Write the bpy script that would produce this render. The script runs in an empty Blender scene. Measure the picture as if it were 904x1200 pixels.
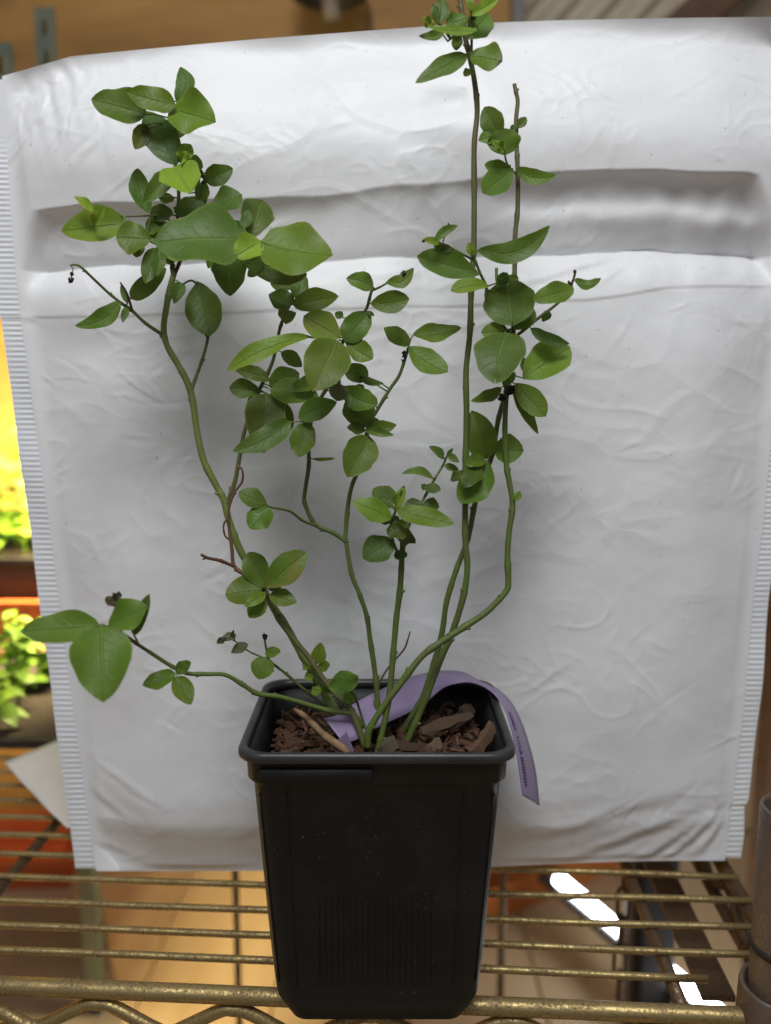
import bpy, math, random
import numpy as np
from mathutils import Vector, Matrix, noise
random.seed(7)
R = math.radians
C = bpy.context.scene.collection
sc = bpy.context.scene

# ------------------------------------------------------------------ camera, world, light
F, CX, CY = 1000.0, 452.0, 600.0
PITCH = R(8.25)
H = 0.257
cam = bpy.data.cameras.new('camera')
cam.sensor_fit = 'HORIZONTAL'; cam.sensor_width = 36.0
cam.lens = 36.0 * F / 904.0
cam.clip_start = 0.01; cam.clip_end = 60
cam.dof.use_dof = True; cam.dof.focus_distance = 0.358; cam.dof.aperture_fstop = 7.2
co = bpy.data.objects.new('camera', cam); C.objects.link(co)
co.location = (0, 0, H); co.rotation_euler = (R(90) - PITCH, 0, 0)
sc.camera = co

w = bpy.data.worlds.new('World'); sc.world = w; w.use_nodes = True
bg = w.node_tree.nodes['Background']
bg.inputs[0].default_value = (0.90, 0.94, 1.0, 1); bg.inputs[1].default_value = 0.27

def area(name, loc, target, sx, sy, power, col, spread=180):
    l = bpy.data.lights.new(name, 'AREA'); l.shape = 'RECTANGLE'; l.size = sx; l.size_y = sy
    l.energy = power; l.color = col; l.spread = R(spread)
    o = bpy.data.objects.new(name, l); C.objects.link(o)
    o.location = loc
    d = Vector(target) - Vector(loc)
    o.rotation_euler = d.to_track_quat('-Z', 'Y').to_euler()
    return o
area('ceiling_light', (-0.04, -0.20, 1.04), (0, 0.38, 0.22), 0.42, 0.32, 8.1, (0.97, 0.985, 1.0))
sc.view_settings.view_transform = 'Standard'; sc.view_settings.look = 'None'
sc.render.engine = 'CYCLES'; sc.cycles.max_bounces = 6; sc.cycles.diffuse_bounces = 3; sc.cycles.glossy_bounces = 3; sc.cycles.transmission_bounces = 3
sc.view_settings.exposure = 0.0; sc.view_settings.gamma = 1.0

# ------------------------------------------------------------------ measuring helpers
RIGHT = Vector((1, 0, 0)); UP = Vector((0, math.sin(PITCH), math.cos(PITCH))); FWD = Vector((0, math.cos(PITCH), -math.sin(PITCH)))
EYE = Vector((0, 0, H))
def ray(px, py): return FWD + RIGHT * ((px - CX) / F) + UP * ((CY - py) / F)
def P(px, py, Y):                      # point seen at a photo position, at distance Y in front
    d = ray(px, py); return EYE + d * (Y / d.y)
def G(px, py, z=0.0):                  # point seen at a photo position, on a level plane
    d = ray(px, py); return EYE + d * ((z - H) / d.z)
def pxof(p):
    q = Vector(p) - EYE; k = q.dot(FWD); return (CX + F * q.dot(RIGHT) / k, CY - F * q.dot(UP) / k)

# ------------------------------------------------------------------ object helpers
def mk(name, vs, fs, mat=None, parent=None, smooth=True, uv=None, inv=None):
    me = bpy.data.meshes.new(name); me.from_pydata([tuple(v) for v in vs], [], fs); me.update()
    if smooth:
        for p in me.polygons: p.use_smooth = True
    if uv:
        l = me.uv_layers.new(name='UVMap')
        for lp in me.loops: l.data[lp.index].uv = uv[lp.vertex_index]
    if mat: me.materials.append(mat)
    o = bpy.data.objects.new(name, me); C.objects.link(o)
    if parent is not None:
        o.parent = parent
        if parent.type == 'EMPTY': o.matrix_parent_inverse = Matrix.Translation(-parent.location)
    return o
def empty(name, loc, label=None, cat=None, group=None):
    o = bpy.data.objects.new(name, None); C.objects.link(o); o.location = loc; o.empty_display_size = 0.02
    if label: tag(o, label, cat, group)
    return o
def tag(o, label, cat, group=None):
    o['label'] = label; o['category'] = cat
    if group: o['group'] = group
    return o
def struct(o): o['kind'] = 'structure'; return o

def catmull(pts, n):
    out = []
    m = len(pts)
    for i in range(m - 1):
        p0 = pts[max(i - 1, 0)]; p1 = pts[i]; p2 = pts[i + 1]; p3 = pts[min(i + 2, m - 1)]
        for k in range(n):
            t = k / n
            out.append(0.5 * ((2 * p1) + (p2 - p0) * t + (2 * p0 - 5 * p1 + 4 * p2 - p3) * t * t + (3 * p1 - p0 - 3 * p2 + p3) * t ** 3))
    out.append(pts[-1].copy())
    return out
def tube(pts, rad, sides=8, vs=None, fs=None, caps=True):
    if vs is None: vs, fs = [], []
    b = len(vs); n = len(pts)
    ref = Vector((0.13, 0.92, 0.21)).normalized()
    for i, p in enumerate(pts):
        t = (pts[min(i + 1, n - 1)] - pts[max(i - 1, 0)])
        t = t.normalized() if t.length > 1e-9 else Vector((0, 0, 1))
        a = t.cross(ref)
        if a.length < 0.1: a = t.cross(Vector((1, 0, 0)))
        a.normalize(); c = t.cross(a)
        r = rad[i] if isinstance(rad, (list, tuple)) else rad
        for k in range(sides):
            g = 2 * math.pi * k / sides
            vs.append(p + a * (math.cos(g) * r) + c * (math.sin(g) * r))
    for i in range(n - 1):
        for k in range(sides):
            k2 = (k + 1) % sides
            fs.append((b + i * sides + k, b + i * sides + k2, b + (i + 1) * sides + k2, b + (i + 1) * sides + k))
    if caps:
        fs.append(tuple(b + k for k in range(sides))[::-1]); fs.append(tuple(b + (n - 1) * sides + k for k in range(sides)))
    return vs, fs
def box(cx, cy, cz, sx, sy, sz, vs=None, fs=None, M=None, bev=0.0):
    if vs is None: vs, fs = [], []
    b = len(vs)
    x, y, z = sx / 2, sy / 2, sz / 2
    e = bev
    if e <= 0:
        pts = [(-x, -y, -z), (x, -y, -z), (x, y, -z), (-x, y, -z), (-x, -y, z), (x, -y, z), (x, y, z), (-x, y, z)]
        f = [(0, 3, 2, 1), (4, 5, 6, 7), (0, 1, 5, 4), (1, 2, 6, 5), (2, 3, 7, 6), (3, 0, 4, 7)]
    else:
        pts = []
        for (zz, ins) in ((-z, e), (-z + e, 0), (z - e, 0), (z, e)):
            X, Y = x - ins, y - ins
            for (ax, ay) in ((-X + e, -Y), (X - e, -Y), (X, -Y + e), (X, Y - e), (X - e, Y), (-X + e, Y), (-X, Y - e), (-X, -Y + e)):
                pts.append((ax, ay, zz))
        f = [tuple(range(7, -1, -1)), tuple(range(24, 32))]
        for i in range(3):
            for k in range(8):
                k2 = (k + 1) % 8
                f.append((i * 8 + k, i * 8 + k2, i * 8 + 8 + k2, i * 8 + 8 + k))
    for p in pts:
        v = Vector(p)
        if M: v = M @ v
        vs.append(v + Vector((cx, cy, cz)))
    fs.extend(tuple(b + i for i in q) for q in f)
    return vs, fs

# ------------------------------------------------------------------ materials
class NT:
    def __init__(s, name):
        s.m = bpy.data.materials.new(name); s.m.use_nodes = True
        s.t = s.m.node_tree; s.b = s.t.nodes['Principled BSDF']; s.out = s.t.nodes['Material Output']
    def n(s, typ, **kw):
        o = s.t.nodes.new(typ)
        for k, v in kw.items():
            if k.startswith('i_'):
                key = k[2:]
                o.inputs[int(key) if key.isdigit() else key.replace('_', ' ')].default_value = v
            else: setattr(o, k, v)
        return o
    def l(s, a, b): s.t.links.new(a, b)
    def noise(s, scale, detail=4, rough=0.55, coord='Object', stretch=None):
        tc = s.n('ShaderNodeTexCoord'); x = s.n('ShaderNodeTexNoise')
        x.inputs['Scale'].default_value = scale; x.inputs['Detail'].default_value = detail; x.inputs['Roughness'].default_value = rough
        src = tc.outputs[coord]
        if stretch:
            mp = s.n('ShaderNodeMapping'); mp.inputs['Scale'].default_value = stretch; s.l(src, mp.inputs[0]); src = mp.outputs[0]
        s.l(src, x.inputs['Vector']); return x
    def ramp(s, src, stops):
        r = s.n('ShaderNodeValToRGB'); e = r.color_ramp.elements
        while len(e) < len(stops): e.new(0.5)
        for i, (p, c) in enumerate(stops):
            e[i].position = p; e[i].color = (*c, 1) if len(c) == 3 else c
        s.l(src, r.inputs[0]); return r
    def mix(s, fac, a, b, mode='MIX'):
        m = s.n('ShaderNodeMix', data_type='RGBA', blend_type=mode)
        for sock, v in ((m.inputs[0], fac), (m.inputs[6], a), (m.inputs[7], b)):
            if hasattr(v, 'links'): s.l(v, sock)
            elif isinstance(v, (int, float)): sock.default_value = v
            else: sock.default_value = (*v, 1)
        return m.outputs[2]
    def math(s, op, a, b=None, c=None, clamp=False):
        m = s.n('ShaderNodeMath', operation=op, use_clamp=clamp)
        for i, v in enumerate((a, b, c)):
            if v is None: continue
            if hasattr(v, 'links'): s.l(v, m.inputs[i])
            else: m.inputs[i].default_value = v
        return m.outputs[0]
    def bump(s, src, strength, dist):
        b = s.n('ShaderNodeBump'); b.inputs['Strength'].default_value = strength; b.inputs['Distance'].default_value = dist
        s.l(src, b.inputs['Height']); s.l(b.outputs[0], s.b.inputs['Normal']); return b
    def set(s, **kw):
        for k, v in kw.items():
            i = s.b.inputs[k.replace('_', ' ')]
            if hasattr(v, 'links'): s.l(v, i)
            elif isinstance(v, tuple): i.default_value = (*v, 1)
            else: i.default_value = v
        return s

def noisy(name, c1, c2, scale, rough=0.7, bump=0.0, bdist=0.001, metallic=0.0, stretch=None, coord='Object', spec=0.5):
    t = NT(name); x = t.noise(scale, 5, 0.6, coord, stretch)
    r = t.ramp(x.outputs[0], [(0.3, c1), (0.7, c2)])
    t.set(Base_Color=r.outputs[0], Roughness=rough, Metallic=metallic)
    t.b.inputs['Specular IOR Level'].default_value = spec
    if bump: t.bump(x.outputs[0], bump, bdist)
    return t.m

def leaf_material():
    t = NT('blueberry_leaf')
    oi = t.n('ShaderNodeObjectInfo'); base = oi.outputs['Color']
    uv = t.n('ShaderNodeUVMap'); sp = t.n('ShaderNodeSeparateXYZ'); t.l(uv.outputs[0], sp.inputs[0])
    u, v = sp.outputs[0], sp.outputs[1]          # u along the leaf, v across, 0.5 = midrib
    av = t.math('ABSOLUTE', t.math('MULTIPLY', t.math('SUBTRACT', v, 0.5), 2.0))
    mid = t.math('SUBTRACT', 1.0, t.math('DIVIDE', av, 0.07), clamp=True)
    # side veins, slanting toward the tip
    nz = t.noise(260, 2)
    ph = t.math('ADD', t.math('SUBTRACT', t.math('MULTIPLY', u, 7.0), t.math('MULTIPLY', av, 1.7)), t.math('MULTIPLY', nz.outputs[0], 0.5))
    fr = t.math('ABSOLUTE', t.math('SUBTRACT', t.math('FRACT', ph), 0.5))
    sv = t.math('SUBTRACT', 1.0, t.math('DIVIDE', fr, 0.09), clamp=True)
    sv = t.math('MULTIPLY', sv, t.math('SUBTRACT', 1.0, t.math('MULTIPLY', av, 0.8)))
    vein = t.math('MAXIMUM', t.math('MULTIPLY', mid, 0.9), t.math('MULTIPLY', sv, 0.20))
    n1 = t.noise(95, 4); n2 = t.noise(700, 3)
    c = t.mix(t.math('MULTIPLY', t.math('SUBTRACT', n1.outputs[0], 0.35, clamp=True), 1.1), base, (0.20, 0.27, 0.05), 'MIX')
    c = t.mix(0.42, c, base)
    c = t.mix(t.math('MULTIPLY', n2.outputs[0], 0.34), c, (0.015, 0.04, 0.01))
    c = t.mix(t.math('MULTIPLY', vein, 0.55), c, (0.26, 0.36, 0.11))
    edge = t.math('MULTIPLY', t.math('SUBTRACT', av, 0.90, clamp=True), 5.0, clamp=True)
    c = t.mix(t.math('MULTIPLY', edge, 0.5), c, (0.30, 0.36, 0.10))
    sp_ = t.math('MULTIPLY', t.math('SUBTRACT', t.noise(520, 2).outputs[0], 0.70, clamp=True), 14.0, clamp=True)
    sp_ = t.math('MULTIPLY', sp_, t.math('MULTIPLY', t.math('SUBTRACT', t.noise(70, 2).outputs[0], 0.48, clamp=True), 5.0, clamp=True))
    c = t.mix(t.math('MULTIPLY', sp_, 0.7), c, (0.10, 0.07, 0.03))
    # browned, dry tips on the leaves that have them
    at = t.n('ShaderNodeAttribute', attribute_type='OBJECT', attribute_name='brown')
    nb = t.noise(220, 3)
    lim = t.math('SUBTRACT', 1.0, at.outputs['Fac'])
    bm = t.math('MULTIPLY', t.math('SUBTRACT', t.math('ADD', u, t.math('MULTIPLY', t.math('SUBTRACT', nb.outputs[0], 0.5), 0.25)), lim), 22.0, clamp=True)
    has = t.math('GREATER_THAN', at.outputs['Fac'], 0.01)
    bm = t.math('MULTIPLY', bm, has)
    c = t.mix(bm, c, (0.055, 0.038, 0.028))
    # reddish stain
    ar = t.n('ShaderNodeAttribute', attribute_type='OBJECT', attribute_name='red')
    rm = t.math('MULTIPLY', ar.outputs['Fac'], t.math('MULTIPLY', t.math('SUBTRACT', t.noise(110, 3).outputs[0], 0.45, clamp=True), 5.0, clamp=True))
    c = t.mix(rm, c, (0.28, 0.16, 0.05))
    t.set(Base_Color=c, Roughness=t.math('ADD', 0.32, t.math('MULTIPLY', n1.outputs[0], 0.25)))
    t.b.inputs['Specular IOR Level'].default_value = 0.24
    hgt = t.math('SUBTRACT', t.math('MULTIPLY', n2.outputs[0], 0.25), vein)
    t.bump(hgt, 0.75, 0.0006)
    tr = t.n('ShaderNodeBsdfTranslucent'); t.l(t.mix(0.6, c, (0.30, 0.42, 0.05)), tr.inputs[0])
    ms = t.n('ShaderNodeMixShader'); ms.inputs[0].default_value = 0.22
    t.l(t.b.outputs[0], ms.inputs[1]); t.l(tr.outputs[0], ms.inputs[2]); t.l(ms.outputs[0], t.out.inputs[0])
    return t.m

def stem_material():
    t = NT('cane_bark')
    oi = t.n('ShaderNodeObjectInfo')
    x = t.noise(75, 5, 0.65); y = t.noise(900, 3, stretch=(1, 1, 0.15))
    c = t.mix(t.math('MULTIPLY', t.math('SUBTRACT', x.outputs[0], 0.50, clamp=True), 3.6, clamp=True), oi.outputs['Color'], (0.13, 0.085, 0.04))
    c = t.mix(t.math('MULTIPLY', y.outputs[0], 0.35), c, (0.02, 0.03, 0.008))
    wa = t.n('ShaderNodeAttribute', attribute_type='OBJECT', attribute_name='woody'); tc = t.n('ShaderNodeTexCoord'); sz = t.n('ShaderNodeSeparateXYZ'); t.l(tc.outputs['Object'], sz.inputs[0])
    wf = t.math('MULTIPLY', wa.outputs['Fac'], t.math('MULTIPLY', t.math('SUBTRACT', t.math('ADD', sz.outputs[2], t.math('MULTIPLY', x.outputs[0], 0.06)), 0.27, clamp=True), 9.0, clamp=True))
    c = t.mix(t.math('MULTIPLY', wf, 0.75), c, (0.13, 0.088, 0.045))
    t.set(Base_Color=c, Roughness=0.55)
    t.bump(y.outputs[0], 0.4, 0.0004)
    return t.m

def mailer_material(name='white_poly'):
    t = NT(name)
    n1 = t.noise(9, 3); n2 = t.noise(70, 3, 0.65); n3 = t.noise(420, 1)
    c = t.mix(n1.outputs[0], (0.70, 0.70, 0.715), (0.80, 0.795, 0.79))
    sp = t.math('MULTIPLY', t.math('SUBTRACT', n3.outputs[0], 0.72, clamp=True), 6.0, clamp=True)
    c = t.mix(sp, c, (0.42, 0.41, 0.40))
    t.set(Base_Color=c, Roughness=t.math('ADD', 0.36, t.math('MULTIPLY', n1.outputs[0], 0.2)))
    t.b.inputs['Specular IOR Level'].default_value = 0.36
    def creases(sc_, off, dist):
        tc = t.n('ShaderNodeTexCoord'); mp = t.n('ShaderNodeMapping'); mp.inputs['Scale'].default_value = (1, 1, 1.5); mp.inputs['Location'].default_value = off; mp.inputs['Rotation'].default_value = (0, off[0], 0)
        wn = t.n('ShaderNodeTexNoise'); wn.inputs['Scale'].default_value = sc_ * 0.9; wn.inputs['Detail'].default_value = 1
        t.l(tc.outputs['Object'], mp.inputs[0]); t.l(mp.outputs[0], wn.inputs['Vector'])
        va = t.n('ShaderNodeVectorMath', operation='MULTIPLY_ADD'); t.l(wn.outputs['Color'], va.inputs[0]); va.inputs[1].default_value = (dist,) * 3; t.l(mp.outputs[0], va.inputs[2])
        vo = t.n('ShaderNodeTexVoronoi', feature='DISTANCE_TO_EDGE'); vo.inputs['Scale'].default_value = sc_; t.l(va.outputs[0], vo.inputs['Vector'])
        return t.math('SUBTRACT', 1.0, t.math('MULTIPLY', vo.outputs['Distance'], 9.0), clamp=True)
    mk1 = t.math('MULTIPLY', t.math('SUBTRACT', t.noise(11, 0).outputs[0], 0.47, clamp=True), 5.0, clamp=True)
    h = t.math('MULTIPLY', creases(19, (0.3, 0, 0.1), 0.05), mk1)
    h = t.math('ADD', h, t.math('MULTIPLY', n2.outputs[0], 0.45))
    t.bump(h, 0.26, 0.0009)
    return t.m

def pot_material():
    t = NT('black_plastic')
    n = t.noise(35, 5, 0.65); d = t.noise(900, 2); s = t.noise(60, 3, stretch=(1, 1, 9))
    c = t.mix(n.outputs[0], (0.006, 0.006, 0.006), (0.012, 0.011, 0.010))
    dust = t.math('MULTIPLY', t.math('SUBTRACT', d.outputs[0], 0.70, clamp=True), 16.0, clamp=True)
    scr = t.math('MULTIPLY', t.math('SUBTRACT', s.outputs[0], 0.64, clamp=True), 0.8, clamp=True)
    dm = t.math('MULTIPLY', t.math('SUBTRACT', t.noise(45, 3).outputs[0], 0.46, clamp=True), 5.0, clamp=True)
    dust = t.math('MULTIPLY', dust, t.math('ADD', 0.08, dm))
    sm = t.math('MULTIPLY', t.math('SUBTRACT', t.noise(28, 5, 0.7).outputs[0], 0.52, clamp=True), 0.45, clamp=True)
    c = t.mix(sm, c, (0.075, 0.068, 0.060))
    c = t.mix(t.math('MULTIPLY', dust, 0.6), c, (0.34, 0.30, 0.25)); c = t.mix(scr, c, (0.10, 0.09, 0.08))
    t.set(Base_Color=c, Roughness=t.math('ADD', 0.36, t.math('MULTIPLY', n.outputs[0], 0.25)))
    t.b.inputs['Specular IOR Level'].default_value = 0.28
    t.bump(n.outputs[0], 0.15, 0.0006)
    return t.m

def wire_material(name, metal_c, rust_c, lo, hi):
    t = NT(name)
    n = t.noise(750, 6, 0.75); n2 = t.noise(50, 3)
    f = t.math('ADD', t.math('MULTIPLY', n.outputs[0], 0.7), t.math('MULTIPLY', n2.outputs[0], 0.3))
    r = t.ramp(f, [(lo, metal_c), (hi, rust_c)])
    m = t.ramp(f, [(lo, (0.95,) * 3), (hi, (0.15,) * 3)]); ro = t.ramp(f, [(lo, (0.28,) * 3), (hi, (0.75,) * 3)])
    t.set(Base_Color=r.outputs[0], Metallic=m.outputs[0], Roughness=ro.outputs[0])
    t.bump(n.outputs[0], 0.35, 0.0006)
    return t.m

M_leaf = leaf_material(); M_stem = stem_material(); M_mail = mailer_material(); M_pot = pot_material()
M_wire = wire_material('brassy_wire', (0.47, 0.35, 0.15), (0.085, 0.048, 0.020), 0.42, 0.64)
M_rust = wire_material('rusty_rail', (0.22, 0.15, 0.08), (0.06, 0.030, 0.015), 0.38, 0.55)
M_post = wire_material('rusty_post', (0.24, 0.215, 0.19), (0.13, 0.058, 0.020), 0.42, 0.62)

# ------------------------------------------------------------------ setting: floor and walls
FZ = -0.42
t = NT('pale_boards')
nz = t.noise(3.0, 5, 0.6, stretch=(9, 0.9, 1)); n2 = t.noise(1.2, 2)
r = t.ramp(nz.outputs[0], [(0.35, (0.52, 0.36, 0.20)), (0.65, (0.62, 0.45, 0.27))])
t.set(Base_Color=t.mix(t.math('MULTIPLY', n2.outputs[0], 0.5), r.outputs[0], (0.45, 0.31, 0.165)), Roughness=0.6)
M_floor = t.m
vs, fs = box(0, 1.2, FZ - 0.03, 8, 8, 0.02)
struct(mk('floor', vs, fs, noisy('floor_joint', (0.10, 0.06, 0.03), (0.16, 0.10, 0.06), 6)))
fl = bpy.data.objects['floor']
pm = bpy.data.meshes.new('floor_board'); vs, fs = box(0, 0, 0, 0.1485, 3.4, 0.02, bev=0.002); pm.from_pydata([tuple(v) for v in vs], [], fs); pm.materials.append(M_floor)
for i in range(18):
    o = bpy.data.objects.new('floor_board', pm); C.objects.link(o); o.parent = fl
    o.location = (-1.25 + i * 0.15, 1.5 + 0.2 * math.sin(i * 2.1), FZ - 0.0095 + 0.0012 * (i % 3)); o.rotation_euler = (0, 0, 0)

t = NT('orange_plywood')
nz = t.noise(2.2, 6, 0.65, stretch=(1.2, 1, 5)); n2 = t.noise(7, 3)
r = t.ramp(nz.outputs[0], [(0.3, (0.25, 0.12, 0.024)), (0.5, (0.40, 0.205, 0.048)), (0.72, (0.50, 0.275, 0.075))])
kn = t.math('MULTIPLY', t.math('SUBTRACT', n2.outputs[0], 0.66, clamp=True), 5.0, clamp=True)
t.set(Base_Color=t.mix(kn, r.outputs[0], (0.10, 0.045, 0.012)), Roughness=0.62)
M_ply = t.m
WY = 1.22
xe = P(600, 30, WY).x
vs, fs = box((xe - 2.2) / 2, WY + 0.02, 0.4, xe + 2.2, 0.03, 2.2)
wl = struct(mk('wall_plywood', vs, fs, M_ply, smooth=False))
# grey trim post between plywood and the ribbed panel
a = P(598, 30, WY).x; b = P(611, 30, WY).x
vs, fs = box((a + b) / 2, WY - 0.005, 0.4, b - a, 0.05, 2.2, bev=0.002)
tag(mk('trim_strip', vs, fs, noisy('grey_paint', (0.16, 0.15, 0.14), (0.25, 0.24, 0.22), 30), smooth=False), 'narrow grey upright trim at the edge of the orange plywood wall', 'trim')
# beige ribbed wall panel to the right, its ribs sloping
M_beige = noisy('beige_sheet', (0.52, 0.44, 0.32), (0.62, 0.53, 0.40), 6, 0.55)
x0 = b + 0.002
def ribbed(n=70, L=2.6):
    vs, fs = [], []
    k = 0
    for i in range(n):
        s = i * 0.055
        for (ds, h) in ((0, 0), (0.016, 0.0), (0.026, 0.014), (0.044, 0.014)):
            vs.append(Vector((s + ds, -h, 0))); vs.append(Vector((s + ds + L * 0.95, -h, L)))
            if k: fs.append((2 * k - 2, 2 * k, 2 * k + 1, 2 * k - 1))
            k += 1
    return vs, fs
vs, fs = ribbed()
wp = mk('wall_ribbed', [v + Vector((x0 - 2.0, WY + 0.05, -0.6)) for v in vs], fs, M_beige, smooth=False); struct(wp)
# backing wall so that no gap opens at the sides
vs, fs = box(0.6, WY + 0.16, 0.4, 7.0, 0.03, 2.6)
struct(mk('wall_back', vs, fs, M_beige, smooth=False))
xb = P(640, 800, WY).x
pm2 = bpy.data.meshes.new('wall_board'); vs, fs = box(0, 0, 0, 1.4, 0.018, 0.106, bev=0.002); pm2.from_pydata([tuple(v) for v in vs], [], fs); pm2.materials.append(M_floor)
wb_ = bpy.data.objects['wall_back']
for i in range(9):
    o = bpy.data.objects.new('wall_board', pm2); C.objects.link(o); o.parent = wb_; o.location = (xb + 0.7 + 0.03 * (i % 2), WY + 0.012, FZ + 0.06 + i * 0.11); o.rotation_euler = (0, 0, 0)
# brown diagonal beam at the upper right
p0 = P(790, 42, 1.2); p1 = P(900, -50, 1.2)
d = (p1 - p0).normalized(); rot = d.to_track_quat('X', 'Z').to_matrix()
vs, fs = box(0, 0, 0, 0.8, 0.05, 0.046, M=rot, bev=0.003)
mk_ = mk('roof_brace', [v + (p0 + p1) / 2 for v in vs], fs, noisy('dark_brown_wood', (0.085, 0.038, 0.018), (0.16, 0.075, 0.035), 25, 0.5, stretch=(1, 1, 6)), smooth=False)
tag(mk_, 'dark brown sloping timber brace beside the ribbed beige panel', 'beam')
# green slotted steel uprights behind the top left corner
M_green = noisy('green_steel', (0.075, 0.10, 0.075), (0.13, 0.155, 0.115), 40, 0.5)
def slotted(name, px0, px1, ytop, ybot, Y, label):
    a = P(px0, ytop, Y); b = P(px1, ybot, Y)
    wdt = b.x - a.x; h = a.z - b.z
    root = empty(name, (a.x + wdt / 2, Y, b.z), label, 'upright', 'green steel uprights')
    n = max(2, int(h / 0.035)); st = h / n; sl = wdt * 0.18
    vs, fs = [], []
    # plate with real slots: side strips, cross pieces
    box(a.x + wdt * 0.16, Y, (a.z + b.z) / 2, wdt * 0.32, 0.003, h, vs, fs)
    box(b.x - wdt * 0.16, Y, (a.z + b.z) / 2, wdt * 0.32, 0.003, h, vs, fs)
    for i in range(n + 1):
        z = min(b.z + i * st, a.z - 0.006); z = max(z, b.z + 0.006)
        box((a.x + b.x) / 2, Y, z, wdt * 0.36 - 0.0002, 0.003, st * 0.42 if 0 < i < n else 0.012, vs, fs)
    mk('plate', vs, fs, M_green, root, smooth=False)
    vs, fs = box(a.x - 0.0015, Y + 0.0165, (a.z + b.z) / 2, 0.003, 0.03, h)
    mk('flange', vs, fs, M_green, root, smooth=False)
    return root
slotted('slotted_upright', 42, 80, 9, 330, 1.0, 'taller green slotted steel upright against the orange plywood')
slotted('slotted_upright', -14, 30, 50, 330, 0.9, 'shorter green slotted steel upright beside the taller one')
# dark round lamp reflector at the top of the plywood
c0 = P(386, -6, 1.15)
root = empty('wall_lamp', (c0.x, c0.y, c0.z), 'dark round unlit lamp reflector high on the orange plywood', 'lamp')
prof = [(0.012, 0.07), (0.03, 0.062), (0.043, 0.035), (0.048, 0.0), (0.045, 0.0), (0.040, 0.033), (0.026, 0.058), (0.0, 0.064)]
vs, fs = [], []
for i, (r_, z_) in enumerate(prof):
    for k in range(20):
        g = 2 * math.pi * k / 20; vs.append(c0 + Vector((r_ * math.cos(g), r_ * math.sin(g), z_)))
for i in range(len(prof) - 1):
    for k in range(20): fs.append((i * 20 + k, i * 20 + (k + 1) % 20, i * 20 + 20 + (k + 1) % 20, i * 20 + 20 + k))
mk('reflector', vs, fs, noisy('dark_lamp_metal', (0.04, 0.035, 0.04), (0.09, 0.08, 0.08), 50, 0.4), root)
a = c0 + Vector((0.004, 0, -0.03))
vs, fs = tube([c0 + Vector((0, 0, 0.05)), c0 + Vector((0, 0, 0.0)), a], 0.011, 10)
mk('bulb', vs, fs, noisy('frosted_bulb', (0.30, 0.24, 0.18), (0.4, 0.33, 0.25), 20, 0.35), root)
vs, fs = tube(catmull([c0 + Vector((0.02, 0.03, 0.06)), c0 + Vector((0.05, 0.05, -0.01)), c0 + Vector((0.03, 0.055, -0.06)), c0 + Vector((0.0, 0.055, -0.12))], 6), 0.003, 6)
mk('cord', vs, fs, noisy('brown_cord', (0.10, 0.05, 0.02), (0.15, 0.08, 0.03), 30), root)

# ------------------------------------------------------------------ wire shelf
YAW = R(3.4)
SU = Vector((math.cos(YAW), -math.sin(YAW), 0)); SV = Vector((math.sin(YAW), math.cos(YAW), 0))
def uv_of(p): return p.dot(SU), p.dot(SV)
def S(u, v, z): return SU * u + SV * v + Vector((0, 0, z))
v_front = uv_of(G(700, 1184, -0.0056))[1]
v_w = [uv_of(G(700, y, -0.0018))[1] for y in (1141, 1111, 1081, 1051, 1023)]
u_right = uv_of(G(887, 1080, -0.0056))[0]
u_left = u_right - 0.62
v_end = 1.16
shelf = empty('wire_shelf', S((u_left + u_right) / 2, v_front, -0.0056), 'rusty brass-coloured wire shelf under the potted plant', 'shelf')
def rod(name, pts, r, mat, par, sides=8):
    vs, fs = tube(pts, r, sides); return mk(name, vs, fs, mat, par)
RW = 0.00172
nw = 0
vv = list(v_w); step = (v_w[-1] - v_w[0]) / 4
while vv[-1] + step < v_end - 0.02: vv.append(vv[-1] + step)
u_st2 = uv_of(G(766, 1095, -0.006))[0]
base_w = None
for i, v in enumerate(vv):
    ul, ur = u_left - 0.002, u_right + 0.002
    if i == 0: ur = uv_of(G(827, 1141, -0.0018))[0]
    n = 24
    pts = [S(ul + (ur - ul) * k / n, v + 0.0006 * math.sin(k * 0.5 + i), -0.0019 + 0.0004 * math.sin(k * 0.7 + i * 1.3)) for k in range(n + 1)]
    rod('wire', pts, RW, M_wire, shelf)
# front rail, lower rail and the snake wire between
def rail(name_u, name_l, name_s, A, B, ph, mat, mats):
    n = 30
    rod(name_u, [A + (B - A) * (k / n) for k in range(n + 1)], 0.0039, mat, shelf, 12)
    dz = Vector((0, 0, -0.0225))
    rod(name_l, [A + dz + (B - A) * (k / n) for k in range(n + 1)], 0.0036, mat, shelf, 10)
    L = (B - A).length; d = (B - A) / L; per = 0.0605; pts = []
    s = -ph
    while s < L + per:
        for q, zz in ((0.0, -0.0070), (0.10, -0.0078), (0.42, -0.0182), (0.5, -0.0194), (0.58, -0.0182), (0.90, -0.0078)):
            x = s + q * per
            if 0 <= x <= L: pts.append(A + d * x + Vector((0, 0, zz)))
        s += per
    rod(name_s, catmull(pts, 5), 0.0029, mats, shelf, 8)
ua = uv_of(G(269, 1180, -0.006))[0]
A = S(u_left, v_front, -0.0058); B = S(u_right, v_front, -0.0058)
rail('front_rail', 'lower_rail', 'snake_wire', A, B, ((u_left - ua) % 0.0605), M_wire, M_wire)
A2 = S(u_right, v_front + 0.004, -0.0062); B2 = S(u_right, v_end, -0.0062)
rail('side_rail', 'lower_side_rail', 'side_snake_wire', A2, B2, 0.02, M_rust, M_rust)
A3 = S(u_left, v_front + 0.004, -0.0062); B3 = S(u_left, v_end, -0.0062)
rail('side_rail', 'lower_side_rail', 'side_snake_wire', A3, B3, 0.03, M_rust, M_rust)
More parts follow.
